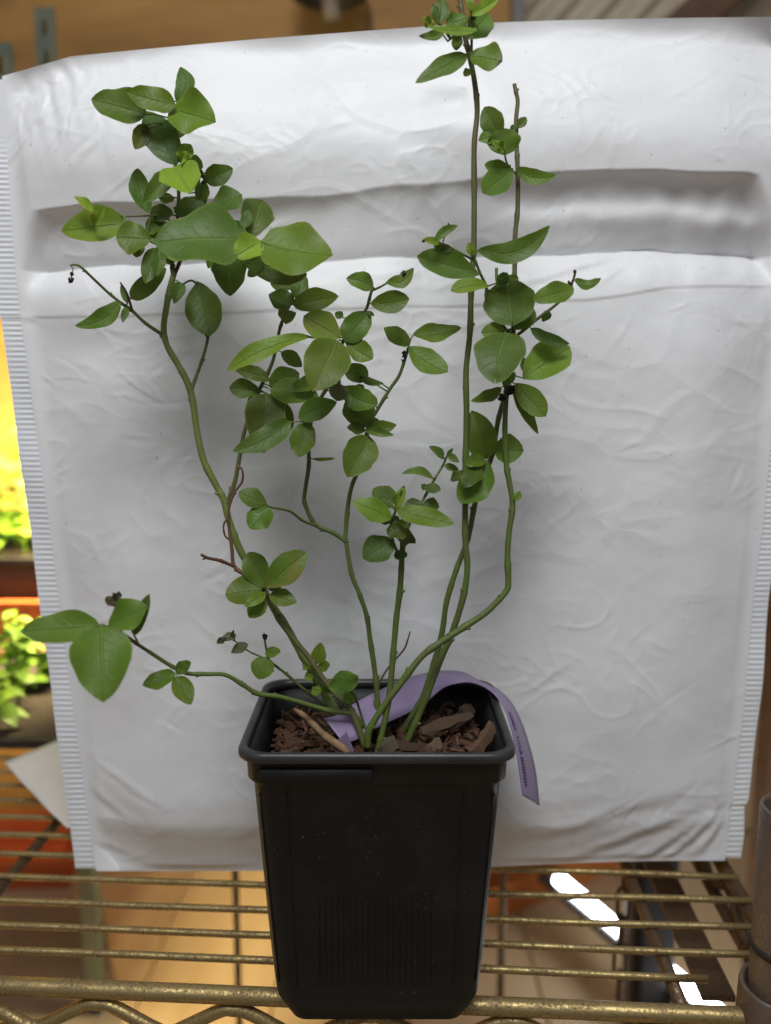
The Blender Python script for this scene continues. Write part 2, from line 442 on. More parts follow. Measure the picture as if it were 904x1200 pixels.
rail('back_rail', 'lower_rail', 'snake_wire', S(u_left, v_end, -0.0058), S(u_right, v_end, -0.0058), 0.0, M_wire, M_wire)
# stringers under the wires, running away from the front
for (px, py, z) in ((766, 1095, -0.0062), (34, 1001, -0.0062)):
    u = uv_of(G(px, py, z))[0]
    rod('stringer', [S(u, v_front + 0.004 + (v_end - v_front - 0.008) * k / 20, -0.0066) for k in range(21)], 0.0031, M_rust, shelf, 10)
# flat inner brace bar along the right side
u = u_right - 0.022
vs, fs = [], []
q0, q1 = S(u, v_front + 0.05, -0.036), S(u, v_end - 0.01, -0.036)
rotz = Matrix.Rotation(-YAW, 3, 'Z')
box(*((q0 + q1) / 2), 0.016, (q1 - q0).length, 0.003, vs, fs, M=rotz)
mk('side_brace', vs, fs, M_rust, shelf, smooth=False)
# corner post with its split collar
pc = P(918, 1150, 0.327)
def lathe(prof, c, n=28, closed=False):
    vs, fs = [], []
    for (r_, z_) in prof:
        for k in range(n):
            g = 2 * math.pi * k / n; vs.append(Vector((c.x + r_ * math.cos(g), c.y + r_ * math.sin(g), z_)))
    m = len(prof)
    for i in range(m if closed else m - 1):
        j = (i + 1) % m
        for k in range(n): fs.append((i * n + k, i * n + (k + 1) % n, j * n + (k + 1) % n, j * n + k))
    return vs, fs
zt = P(921, 946, pc.y).z
def post(c, ztop, zbot, collar=True):
    vs, fs = lathe([(0.0135, zbot), (0.0135, ztop - 0.001), (0.0130, ztop), (0.0120, ztop), (0.0115, ztop - 0.001), (0.0115, zbot)], c, closed=True)
    mk('post', vs, fs, M_post, shelf)
    vs, fs = lathe([(0.0165, -0.036), (0.0150, 0.008), (0.0168, 0.0085), (0.0172, 0.0075), (0.0186, -0.036)], c, closed=True)
    mk('collar', vs, fs, M_post, shelf)
    vs, fs = lathe([(0.0136, zbot * 0 + 0.028), (0.0142, 0.027), (0.0142, 0.0255), (0.0136, 0.0245)], c, closed=True)
    mk('groove_ring', vs, fs, noisy('black_groove', (0.01, 0.008, 0.006), (0.02, 0.015, 0.01), 50), shelf)
post(pc, zt, FZ)
for (u, v) in ((u_left - 0.012, v_front - 0.004), (u_left - 0.012, v_end), (u_right + 0.02, v_end)):
    post(S(u, v, 0), zt, FZ)

# ------------------------------------------------------------------ padded mailer
MY = 0.428
MZ = lambda y: P(452, y, MY).z
poly_top = [(-30, 92), (0, 92), (85, 68), (200, 57), (300, 48), (460, 36), (540, 30), (650, 26), (800, 23), (904, 22), (960, 22)]
def interp(tab, x):
    if x <= tab[0][0]: return tab[0][1]
    for (a, b), (c, d) in zip(tab, tab[1:]):
        if x <= c: return b + (d - b) * (x - a) / (c - a)
    return tab[-1][1]
edgeL = [(60, -22), (92, -20), (300, -6), (340, -2), (375, 2), (500, 19), (600, 33), (700, 46), (860, 67), (960, 81), (1017, 89)]
edgeR = [(20, 960), (300, 940), (600, 914), (700, 901), (820, 891), (937, 877), (945, 872), (978, 872), (1005, 868)]
def sst(x): x = max(0.0, min(1.0, x)); return x * x * (3 - 2 * x)
def g1(x, s): return math.exp(-(x / s) ** 2)
FLANGE = 25.0
def mail_disp(px, py, s, tt):
    """outward (toward viewer) bulge of the mailer's front face, metres; px,py are its flat pattern coordinates"""
    e = min(s, 1 - s)
    d = 0.012 * (sst(e / 0.13) ** 0.8) * (0.35 + 0.65 * sst(tt / 0.10)) * (0.55 + 0.45 * sst((1 - tt) / 0.10))
    # overhanging fold: lip, recess, lower fold
    y1 = interp([(0, 250), (150, 246), (330, 238), (420, 233), (600, 212), (700, 207), (870, 212), (960, 214)], px)
    y2 = interp([(0, 318), (150, 312), (380, 307), (480, 306), (620, 300), (760, 292), (904, 300)], px)
    amp = interp([(0, 1.0), (200, 1.0), (330, 0.75), (420, 0.5), (520, 0.55), (620, 1.05), (870, 1.25), (960, 1.2)], px)
    lb = 52 - (py - 250) * 0.38; rb = 872 + (py - 212) * 0.40
    msk = sst((px - lb + 14) / 30) * sst((rb + 14 - px) / 30)
    wob = 5 * noise.noise(Vector((px * 0.012, 3.1, 0)))
    q1 = py - y1 - wob; q2 = y2 + wob - py
    a1 = 1 - math.exp(-max(0.0, q1) / 15.0)                     # drops away below a crisp lip
    a2 = math.exp(-max(0.0, q2) / 15.0) * sst(q1 / 30.0)        # sinks into the lower crease
    a3 = 1 - math.exp(-max(0.0, -q2) / 16.0)                    # comes forward again below it
    puck = 0.0013 * noise.noise(Vector((px * 0.035, py * 0.012, 6))) * sst(q1 / 20) * sst((q2 + 60) / 50)
    d -= msk * amp * ((a1 * 0.0088 + a2 * 0.0062) * (1 - a3) + a3 * 0.0014 * math.exp(-max(0, py - y2) / 90) + puck - 0.0019 * g1(py - (y1 + y2) / 2 - 6 - 7 * noise.noise(Vector((px * 0.02, 4, 4))), 15) * sst((px - 540) / 120) * (1 - a3))
    # the lip itself swells forward
    d += amp * 0.0026 * g1(py - y1 + 40, 52) * sst((px + 10) / 60)
    # upper part leans back toward the top
    d -= 0.010 * sst((200 - py) / 200.0)
    # flap edge step
    yf = interp([(0, 372), (150, 374), (350, 366), (560, 361), (680, 355), (770, 341), (904, 335), (960, 332)], px)
    yf += 1.6 * noise.noise(Vector((px * 0.02, 9.3, 0)))
    gap = 0.5 + 0.5 * sst((px - 640) / 160) + 0.25 * noise.noise(Vector((px * 0.015, 1.3, 0)))
    d += 0.0011 * gap * (1 - sst((py - yf + 1.2) / 2.4)) * sst((py - 318) / 40)
    # diagonal pulls in the right part below the fold
    q = (px - 740) * 0.35 + (py - 290); d += 0.0012 * g1(q, 7) * g1(px - 690, 60)
    q = (px - 740) * 0.30 + (py - 302); d -= 0.0010 * g1(q, 7) * g1(px - 690, 70)
    # folds in the bottom corners
    for (cx, cy, sl, wd, am, le) in ((770, 985, -0.75, 7, 0.0012, 40), (805, 975, -0.95, 6, 0.0014, 38), (735, 968, -0.45, 7, 0.0010, 60), (700, 940, -0.30, 9, 0.0007, 80), (835, 968, -1.4, 6, 0.0013, 28),
                                    (130, 930, 0.6, 6, 0.0005, 40), (155, 905, 0.5, 5, 0.0004, 45), (120, 985, 0.3, 6, 0.0005, 40)):
        q = (py - cy) - sl * (px - cx); q /= math.sqrt(1 + sl * sl); r2 = math.hypot(px - cx, py - cy)
        d += am * (g1(q, wd) - 0.8 * g1(q - wd * 1.5, wd)) * g1(r2, le)
    d += 0.0007 * sst((py - 935) / 20) * sst((975 - py) / 25) - 0.0028 * sst((py - 955) / 60.0)
    # dents behind the tall cane
    for (cx, cy, sx, sy, am) in ((528, 128, 34, 20, 0.0020), (522, 195, 30, 40, 0.0022), (545, 205, 22, 26, 0.0016), (90, 400, 60, 30, 0.0016), (150, 420, 50, 30, 0.0018)):
        d -= am * math.exp(-((px - cx) / sx) ** 2 - ((py - cy) / sy) ** 2)
    # crumple
    v = Vector((px * 0.0085, py * 0.0085, 0.7)); u_ = Vector((px * 0.021, py * 0.026, 4.2)); k_ = Vector((px * 0.055, py * 0.06, 2.0))
    d += 0.0030 * noise.noise(v) + 0.00035 * noise.noise(u_)
    rid = 1 - abs(noise.noise(Vector((px * 0.016 + 2.0 * noise.noise(u_ * 0.6), py * 0.019, 8.0)))) * 2.2
    pm_ = sst(0.5 + 1.6 * noise.noise(v * 1.3 + Vector((5, 2, 1))))
    d += 0.00030 * pm_ * max(0, rid) ** 3
    rid2 = 1 - abs(noise.noise(Vector((px * 0.030 + 5, py * 0.034 + 1.2 * noise.noise(v * 2), 1.0)))) * 2.4
    d += 0.00015 * pm_ * max(0, rid2) ** 4 + 0.00009 * noise.noise(k_)
    # crinkled glossy corner top left
    cw = g1(math.hypot(px - 55, py - 100), 75)
    d += cw * (0.0009 * noise.noise(Vector(((px - py * 0.35) * 0.075, (py + px * 0.2) * 0.018, 5))) + 0.0005 * noise.noise(Vector((px * 0.11, py * 0.06, 9))))
    return 0.0024 + max(d, -0.016) * sst(e / 0.03)
root = empty('padded_mailer', P(470, 1014, MY), 'crumpled white padded mailer standing behind the potted plant', 'mailer')
NXm, NYm = 430, 560
# short sharp creases scattered over the film
STK = np.zeros((NYm + 1, NXm + 1))
_jj, _ii = np.mgrid[0:NYm + 1, 0:NXm + 1]; _px = 20 + _ii / NXm * 870; _py = 50 + _jj / NYm * 960
rk = random.Random(8)
for k in range(170):
    cx, cy = rk.uniform(20, 890), rk.uniform(60, 1000)
    if k < 40: cx, cy = rk.gauss(70, 50), rk.gauss(120, 45)
    elif k < 65: cx, cy = rk.gauss(120, 60), rk.gauss(420, 60)
    elif k < 85: cx, cy = rk.gauss(790, 60), rk.gauss(960, 25)
    elif k < 105: cx, cy = rk.uniform(560, 880), rk.gauss(320, 14)
    an = rk.gauss(-0.5, 0.8) if k >= 40 else rk.gauss(-1.1, 0.4); le = rk.uniform(9, 34); wd = rk.uniform(1.4, 4.0); am = rk.choice((-1, 1, 1)) * rk.uniform(0.00008, 0.00034) * (1.7 if k < 40 else 1.0)
    u_ = (_px - cx) * math.cos(an) + (_py - cy) * math.sin(an); v_ = -(_px - cx) * math.sin(an) + (_py - cy) * math.cos(an) + 0.004 * u_ ** 2 * rk.uniform(-1, 1)
    STK += am * np.exp(-(u_ / le) ** 2) * (np.exp(-np.abs(v_ / wd)) - 0.5 * np.exp(-((v_ - 2.2 * wd) / (1.6 * wd)) ** 2))
vs, fs = [], []
for j in range(NYm + 1):
    tt = 1 - j / NYm                      # 1 top .. 0 bottom
    for i in range(NXm + 1):
        s = i / NXm
        px = py = 0
        yt = 60; py = 60 + (1 - tt) * 955
        xl = interp(edgeL, py) + FLANGE; xr = interp(edgeR, py) - FLANGE * 0.8
        px = xl + (xr - xl) * s
        ytop = interp(poly_top, px); ybot = 1018 - 12 * sst((px - 400) / 400.0)
        py = ytop + (1 - tt) * (ybot - ytop)
        xl = interp(edgeL, py) + FLANGE; xr = interp(edgeR, py) - FLANGE * 0.8
        px = xl + (xr - xl) * s
        d = mail_disp(px, py, s, tt)
        rim_ = sst(tt / 0.012) * sst((1 - tt) / 0.030) ** 0.5
        p = P(px, py, MY); p.y -= 0.0024 + (d + STK[j, i] - 0.0024) * rim_
        vs.append(p)
W1 = NXm + 1
for j in range(NYm):
    for i in range(NXm): fs.append((j * W1 + i, (j + 1) * W1 + i, (j + 1) * W1 + i + 1, j * W1 + i + 1))
mk('front_sheet', vs, fs, M_mail, root)
# back sheet
bv, bf = [], []
nb, mb = 24, 28
for j in range(mb + 1):
    for i in range(nb + 1):
        p = vs[int(j / mb * NYm) * W1 + int(i / nb * NXm)]
        e = min(i / nb, 1 - i / nb); ee = min(j / mb, 1 - j / mb)
        if e == 0 or ee == 0: q = p.copy()
        else: q = Vector((p.x, MY + 0.022 + 0.008 * sst(e / 0.2) * sst(ee / 0.12) + 0.002 * noise.noise(p * 30), p.z))
        bv.append(q)
for j in range(mb):
    for i in range(nb): bf.append((j * (nb + 1) + i, j * (nb + 1) + i + 1, (j + 1) * (nb + 1) + i + 1, (j + 1) * (nb + 1) + i))
mk('back_sheet', bv, bf, M_mail, root)
# crimped side seams: fine horizontal ribs
M_seam = noisy('seam_poly', (0.70, 0.72, 0.75), (0.78, 0.79, 0.81), 12, 0.35)
def seam(edge, side, y0, y1, shift=0.0, ylast=None):
    sv, sf = [], []
    n = int((y1 - y0) / 0.85); m = 5
    for j in range(n + 1):
        y = y0 + (y1 - y0) * j / n
        x_o = interp(edge, y) + shift; x_i = x_o + side * (FLANGE * (1.0 if side > 0 else 0.82) + 5 + abs(shift))
        for i in range(m + 1):
            f = i / m
            x = x_o + (x_i - x_o) * f
            rib = 0.00019 * (sst((y - 150) / 40) if shift and side > 0 else 1.0) * (1 + 0.5 * noise.noise(Vector((f, y * 0.05, 2)))) * math.sin(2 * math.pi * y / 6.1) * sst(f / 0.12) * sst((1.0 - f) / 0.12)
            dd = 0.0006 + (0.0005 if shift else 0) + rib + 0.0016 * noise.noise(Vector((0.5 * f, y * 0.012, side))) + 0.0004 * f
            p = P(x, y, MY); p.y -= dd; sv.append(p)
    for j in range(n):
        for i in range(m):
            a_ = j * (m + 1) + i
            sf.append((a_, a_ + m + 1, a_ + m + 2, a_ + 1) if side > 0 else (a_, a_ + 1, a_ + m + 2, a_ + m + 1))
    return mk('side_seam', sv, sf, M_seam, root)
seam(edgeL, 1, 368, 1017)
seam(edgeL, 1, 94, 372, -11)
seam(edgeR, -1, 24, 332, 6)
seam(edgeR, -1, 328, 942)
seam(edgeR, -1, 944, 1005)

# ------------------------------------------------------------------ pot
PX, PY = -0.0034, 0.3531
ZR = 0.1183
pot = empty('nursery_pot', (PX, PY, 0), 'square black plastic nursery pot holding the blueberry plant', 'pot')
def rrect(hx, hy, z, rc, n=6, cut=0):
    out = []
    for (sx, sy, a0) in ((1, 1, 0), (-1, 1, 90), (-1, -1, 180), (1, -1, 270)):
        for k in range(n + 1):
            g = R(a0 + 90 * k / n)
            out.append(Vector((PX + sx * (hx - rc) + rc * math.cos(g), PY + sy * (hy - rc) + rc * math.sin(g), z)))
    return out
def loft(secs, closed=False, cap0=False, cap1=False):
    vs, fs = [], []
    n = len(secs[0])
    for s_ in secs: vs.extend(s_)
    m = len(secs)
    for i in range(m if closed else m - 1):
        j = (i + 1) % m
        for k in range(n): fs.append((i * n + k, i * n + (k + 1) % n, j * n + (k + 1) % n, j * n + k))
    if cap0: fs.append(tuple(range(n))[::-1])
    if cap1: fs.append(tuple((m - 1) * n + k for k in range(n)))
    return vs, fs
OFF = 0.0087
def hxz(z): return 0.0420 + (0.0493 - 0.0420) * z / 0.104
def hyz(z): return 0.0443 + (0.0474 - 0.0443) * z / 0.104 - OFF
secs = [rrect(0.0345, 0.0438 - OFF, 0.0003, 0.006)]
secs.append(rrect(0.0360, 0.0444 - OFF, 0.0000, 0.007))
secs.append(rrect(0.0416, 0.0443 - OFF, 0.0070, 0.0085))
secs.append(rrect(0.0421, hyz(0.0095), 0.0095, 0.0085))
for k in range(1, 9):
    z = 0.0135 + (0.103 - 0.0135) * k / 8; h = hxz(z); secs.append(rrect(h, hyz(z), z, 0.0085))
for (h, z) in ((0.0486, 0.1042), (0.0493, 0.1052), (0.0497, 0.1136), (0.0500, 0.1142), (0.0488, 0.1142), (0.0470, 0.1050), (0.0462, 0.1030), (0.0445, 0.080), (0.0430, 0.05)):
    secs.append(rrect(h + 0.0019, h - OFF, z, 0.0085))
vs, fs = loft(secs, cap0=True)
mk('pot_wall', vs, fs, M_pot, pot)
secs = []
for (h, z) in ((0.0490, 0.1142), (0.0514, 0.1141), (0.0522, 0.1146), (0.0524, 0.1154), (0.0523, 0.1172), (0.0518, 0.1181), (0.0506, 0.1184), (0.0497, 0.1181), (0.0490, 0.1170), (0.0487, 0.1143)):
    secs.append(rrect(h + 0.0023, h - OFF, z, 0.0105))
vs, fs = loft(secs, closed=True)
M_rim = noisy('rim_plastic', (0.020, 0.020, 0.020), (0.036, 0.034, 0.033), 60, 0.38, 0.1, 0.0004)
mk('rim', vs, fs, M_rim, pot)
# moulded panel lines and fine ribs on the faces
def face_bar(u0, u1, z0, z1, th, side, vs, fs, dz=None):
    """thin raised bar on a pot face; side 'f' front or 'b' back"""
    sg = -1 if side == 'f' else 1
    b = len(vs)
    for (u, z) in ((u0[0], z0), (u1[0], z0), (u1[1], z1), (u0[1], z1)):
        y = PY + sg * hyz(z)
        vs.append(Vector((PX + u, y - sg * 0.0003, z))); vs.append(Vector((PX + u, y + sg * th, z)))
    q = [(1, 3, 5, 7), (0, 1, 7, 6), (2, 4, 5, 3), (0, 2, 3, 1), (6, 7, 5, 4)]
    fs.extend(tuple(b + i for i in f) for f in q)
vs, fs = [], []
for k in range(20):
    u = -0.0245 + k * 0.00245
    face_bar((u, u), (u + 0.0010, u + 0.0010), 0.016, 0.056 - 0.001 * math.sin(k), 0.0007, 'f', vs, fs)
o = mk('fine_ribs', vs, fs, M_pot, pot, smooth=False); o['kind'] = 'stuff'
for (ub, ut) in ((-0.0335, -0.0360), (0.0310, 0.0338)):
    vs, fs = [], []
    face_bar((ub, ut), (ub + 0.0008, ut + 0.0008), 0.014, 0.100, 0.0006, 'f', vs, fs)
    mk('panel_line', vs, fs, M_pot, pot, smooth=False)
vs, fs = [], []
box(PX - 0.0235, PY - 0.0497 + OFF - 0.0002, 0.1085, 0.044, 0.0012, 0.0055, vs, fs, bev=0.0004)
mk('collar_tab', vs, fs, M_pot, pot)
for sx in (-1, 1):           # stepped corner ridges on the side faces seen at the edges
    for q in (0,):
        vs, fs = [], []
        pts = []
        for k in range(7):
            z = 0.016 + k * 0.0138; h = hxz(z)
            pts.append(Vector((PX + sx * (h - 0.0026 - q * 0.0028), PY - hyz(z) + 0.0010 + (0.0012 if q == 0 else -0.0006), z)))
        tube(pts, 0.00045, 6, vs, fs); mk('corner_ridge', vs, fs, M_pot, pot)

# potting mix
M_soil = noisy('dark_mix', (0.012, 0.007, 0.004), (0.040, 0.022, 0.012), 260, 0.9, 1.0, 0.002)
ZS = 0.1010
vs, fs = [], []
n = 70
for j in range(n + 1):
    for i in range(n + 1):
        x = (i / n - 0.5) * 2 * 0.0455; y = (j / n - 0.5) * 2 * (0.0455 - OFF)
        z = ZS + 0.0030 * noise.noise(Vector((x * 90, y * 90, 0))) + 0.0018 * noise.noise(Vector((x * 260, y * 260, 3))) + 0.003 * (1 - (x / 0.046) ** 2)
        vs.append(Vector((PX + x, PY + y, z)))
for j in range(n):
    for i in range(n):
        a_ = j * (n + 1) + i; fs.append((a_, a_ + 1, a_ + n + 2, a_ + n + 1))
o = mk('potting_mix', vs, fs, M_soil); o['kind'] = 'stuff'; tag(o, 'dark bark potting mix filling the black pot', 'soil')
M_chip = NT('bark_chip')
oi = M_chip.n('ShaderNodeObjectInfo'); x = M_chip.noise(7, 5, 0.7, stretch=(0.6, 4, 2))
M_chip.set(Base_Color=M_chip.mix(x.outputs[0], oi.outputs['Color'], M_chip.mix(0.9, oi.outputs['Color'], (0.010, 0.005, 0.003))), Roughness=0.8); M_chip.bump(x.outputs[0], 0.8, 0.0012); M_chip = M_chip.m
def chip_mesh(seed):
    rnd = random.Random(seed)
    vs, fs = [], []
    n = 6
    for j in (0, 1):
        for i in range(n + 1):
            f = i / n; wd = (0.5 + 0.5 * math.sin(math.pi * (0.12 + 0.8 * f))) * rnd.uniform(0.7, 1.1)
            for s_ in (-1, 1):
                vs.append(Vector((f - 0.5 + rnd.uniform(-.05, .05), s_ * 0.5 * wd + rnd.uniform(-.08, .08), (j - 0.5) + 0.8 * math.sin(f * 3 + seed) + rnd.uniform(-.25, .25))))
    m = 2 * (n + 1)
    for i in range(n):
        a_ = 2 * i
        fs += [(m + a_, m + a_ + 2, m + a_ + 3, m + a_ + 1), (a_, a_ + 1, a_ + 3, a_ + 2), (a_, a_ + 2, m + a_ + 2, m + a_), (a_ + 1, m + a_ + 1, m + a_ + 3, a_ + 3)]
    fs += [(0, m, m + 1, 1), (2 * n, 2 * n + 1, m + 2 * n + 1, m + 2 * n)]
    me = bpy.data.meshes.new('bark_chip'); me.from_pydata([tuple(v) for v in vs], [], fs); me.update(); me.materials.append(M_chip); return me
CM = [chip_mesh(i) for i in range(8)]
def chip(x, y, z, L, Wd, T, rx, ry, rz, col, label='brown bark chip lying in the pot', group='bark chips in the pot', name='bark_chip', me=None):
    o = bpy.data.objects.new(name, me or CM[random.randrange(8)]); C.objects.link(o)
    o.location = (x, y, z); o.scale = (L, Wd, T); o.rotation_euler = (rx, ry, rz); o.color = (*col, 1)
    tag(o, label, 'bark chip' if name == 'bark_chip' else 'stick', group); return o
rc_ = random.Random(3)
for i in range(130):
    x = PX + rc_.uniform(-0.042, 0.042); y = PY + rc_.uniform(-0.033, 0.033)
    k = rc_.random()
    col = (0.14, 0.060, 0.028) if k < 0.5 else (0.22, 0.10, 0.045) if k < 0.72 else (0.06, 0.028, 0.015) if k < 0.88 else (0.30, 0.17, 0.085)
    chip(x, y, ZS + 0.0032 + rc_.uniform(-0.001, 0.003), rc_.uniform(0.004, 0.014), rc_.uniform(0.0015, 0.005), rc_.uniform(0.001, 0.0022), rc_.uniform(-.6, .6), rc_.uniform(-.5, .5), rc_.uniform(0, 6.28), col)
# finer shreds between the chips
vs, fs = [], []
for i in range(900):
    x = PX + rc_.uniform(-0.0445, 0.0445); y = PY + rc_.uniform(-0.0355, 0.0355)
    rt = Matrix.Rotation(rc_.uniform(0, 6.28), 3, 'Z') @ Matrix.Rotation(rc_.uniform(-.9, .9), 3, 'Y') @ Matrix.Rotation(rc_.uniform(0, 3), 3, 'X')
    box(x, y, ZS + 0.0015 + rc_.uniform(0, 0.0035), rc_.uniform(0.002, 0.008), rc_.uniform(0.0006, 0.002), rc_.uniform(0.0003, 0.0008), vs, fs, M=rt)
o = mk('bark_shreds', vs, fs, noisy('shred_bark', (0.02, 0.010, 0.006), (0.17, 0.075, 0.035), 180, 0.85), smooth=False); o['kind'] = 'stuff'; tag(o, 'fine brown bark shreds on the potting mix', 'mulch')
def pchip(px0, py0, px1, py1, Y0, Y1, Wd, T, col, label, rx=0.5):
    a = P(px0, py0, Y0); b = P(px1, py1, Y1); d = b - a
    q = d.to_track_quat('X', 'Z') @ Matrix.Rotation(rx, 3, 'X').to_quaternion()
    o = bpy.data.objects.new('bark_chip', CM[random.randrange(8)]); C.objects.link(o)
    o.location = (a + b) / 2; o.scale = (d.length, Wd, T); o.rotation_euler = q.to_euler(); o.color = (*col, 1)
    tag(o, label, 'bark chip'); return o
pchip(492, 862, 553, 838, 0.345, 0.362, 0.006, 0.0022, (0.15, 0.085, 0.045), 'long ridged brown bark strip in the right of the pot')
pchip(500, 880, 516, 868, 0.330, 0.338, 0.005, 0.003, (0.30, 0.20, 0.11), 'small pale tan bark chip near the front rim', 1.0)
pchip(556, 884, 576, 848, 0.328, 0.342, 0.006, 0.002, (0.24, 0.13, 0.065), 'curved orange-brown bark flake against the right wall of pot', 1.2)
pchip(446, 882, 460, 870, 0.330, 0.338, 0.006, 0.003, (0.20, 0.15, 0.10), 'grey-brown bark chip at the foot of the canes', 1.0)
pchip(455, 872, 505, 876, 0.335, 0.340, 0.006, 0.002, (0.11, 0.055, 0.03), 'flat dark bark strip lying across the pot', 0.4)
pchip(540, 838, 555, 830, 0.366, 0.372, 0.007, 0.002, (0.11, 0.065, 0.035), 'curled bark flake under the back rim', 0.9)
# tan dry stick
a = P(345, 831, 0.352); b = P(409, 884, 0.325)
pts = [a + (b - a) * (k / 8) + Vector((0, 0, 0.0006 * math.sin(k))) for k in range(9)]
vs, fs = tube(pts, [0.0005, 0.0013, 0.0012, 0.0016, 0.0014, 0.0018, 0.0017, 0.0019, 0.0012], 6)
o = mk('dry_stick', vs, fs, noisy('tan_stick', (0.15, 0.085, 0.04), (0.30, 0.185, 0.095), 300, 0.8, 0.6, 0.0006, stretch=(1, 1, 0.3))); tag(o, 'tan dry stick lying on the potting mix', 'stick')

# ------------------------------------------------------------------ lilac plant tag arching over the rim
M_tag = noisy('lilac_plastic', (0.22, 0.165, 0.285), (0.28, 0.21, 0.345), 40, 0.42)
root = empty('plant_tag', P(400, 850, 0.34), 'lilac plastic plant tag arching from the soil over the back rim', 'plant tag')
# (centre photo position, distance, strip half width direction given as the two edges)
E = [((380, 842), (403, 872), 0.345, 0.338), ((396, 838), (420, 866), 0.348, 0.341), ((420, 822), (446, 851), 0.356, 0.348), ((452, 806), (478, 836), 0.372, 0.360), ((484, 793), (500, 823), 0.384, 0.369),
     ((515, 787), (520, 806), 0.392, 0.374), ((542, 788), (541, 800), 0.396, 0.376), ((560, 797), (558, 801), 0.397, 0.373), ((579, 805), (577, 811), 0.392, 0.368), ((598, 822), (592, 831), 0.385, 0.363),
     ((611, 846), (600, 855), 0.379, 0.359), ((621, 876), (606, 883), 0.374, 0.356), ((628, 906), (610, 910), 0.371, 0.354), ((632, 944), (613, 932), 0.369, 0.352)]
ea = catmull([P(*e[0], e[2]) for e in E], 6); eb = catmull([P(*e[1], e[3]) for e in E], 6)
vs, fs = [], []
m = 4
for p, q in zip(ea, eb):
    nrm = Vector((0, 0, 1))
    for i in range(m + 1): vs.append(p + (q - p) * (i / m))
for j in range(len(ea) - 1):
    for i in range(m): fs.append((j * (m + 1) + i, j * (m + 1) + i + 1, (j + 1) * (m + 1) + i + 1, (j + 1) * (m + 1) + i))
o = mk('strip', vs, fs, M_tag, root)
so = o.modifiers.new('thick', 'SOLIDIFY'); so.thickness = 0.0006; so.offset = 0
# worn illegible print along the hanging end (both faces pass close to the strip)
vs, fs = [], []
rp = random.Random(5)
nE = len(ea); k0 = int(nE * 0.72); k1 = int(nE * 0.96)
tot = 26
for k in range(tot):
    if k in (7, 8, 15): continue
    f = k0 + (k1 - k0) * k / tot; i0 = int(f); fr = f - i0
    A_ = ea[i0] + (ea[i0 + 1] - ea[i0]) * fr; B_ = eb[i0] + (eb[i0 + 1] - eb[i0]) * fr
    T_ = (ea[i0 + 1] - ea[i0]).normalized(); Wd = (B_ - A_)
    N_ = T_.cross(Wd).normalized()
    if N_.dot(EYE - A_) < 0: N_ = -N_
    for s_ in range(rp.choice((1, 2, 2))):
        w0 = 0.66 + rp.uniform(-0.02, 0.05); w1 = 0.86 + rp.uniform(-0.05, 0.02)
        if s_ == 1: w0 = w1 - 0.07
        b = len(vs); h = 0.00034 if s_ == 0 else 0.0009
        o_ = N_ * 0.00045
        vs += [A_ + Wd * w0 + o_ - T_ * h, A_ + Wd * w1 + o_ - T_ * h, A_ + Wd * w1 + o_ + T_ * h, A_ + Wd * w0 + o_ + T_ * h]
        fs.append((b, b + 1, b + 2, b + 3))
mk('worn_print', vs, fs, noisy('violet_ink', (0.05, 0.035, 0.07), (0.08, 0.06, 0.11), 90, 0.6), root, smooth=False)
for (p0, p1, p2, p3, Y) in (((396, 868), (405, 888), (415, 880), (406, 858), 0.333),):
    vs = [P(*p, Y) for p in (p0, p1, p2, p3)]; vs += [v + Vector((0, 0.0008, 0)) for v in vs]
    mk('torn_end', vs, [(0, 1, 2, 3), (7, 6, 5, 4), (0, 4, 5, 1), (1, 5, 6, 2), (2, 6, 7, 3), (3, 7, 4, 0)], M_tag, root, smooth=False)

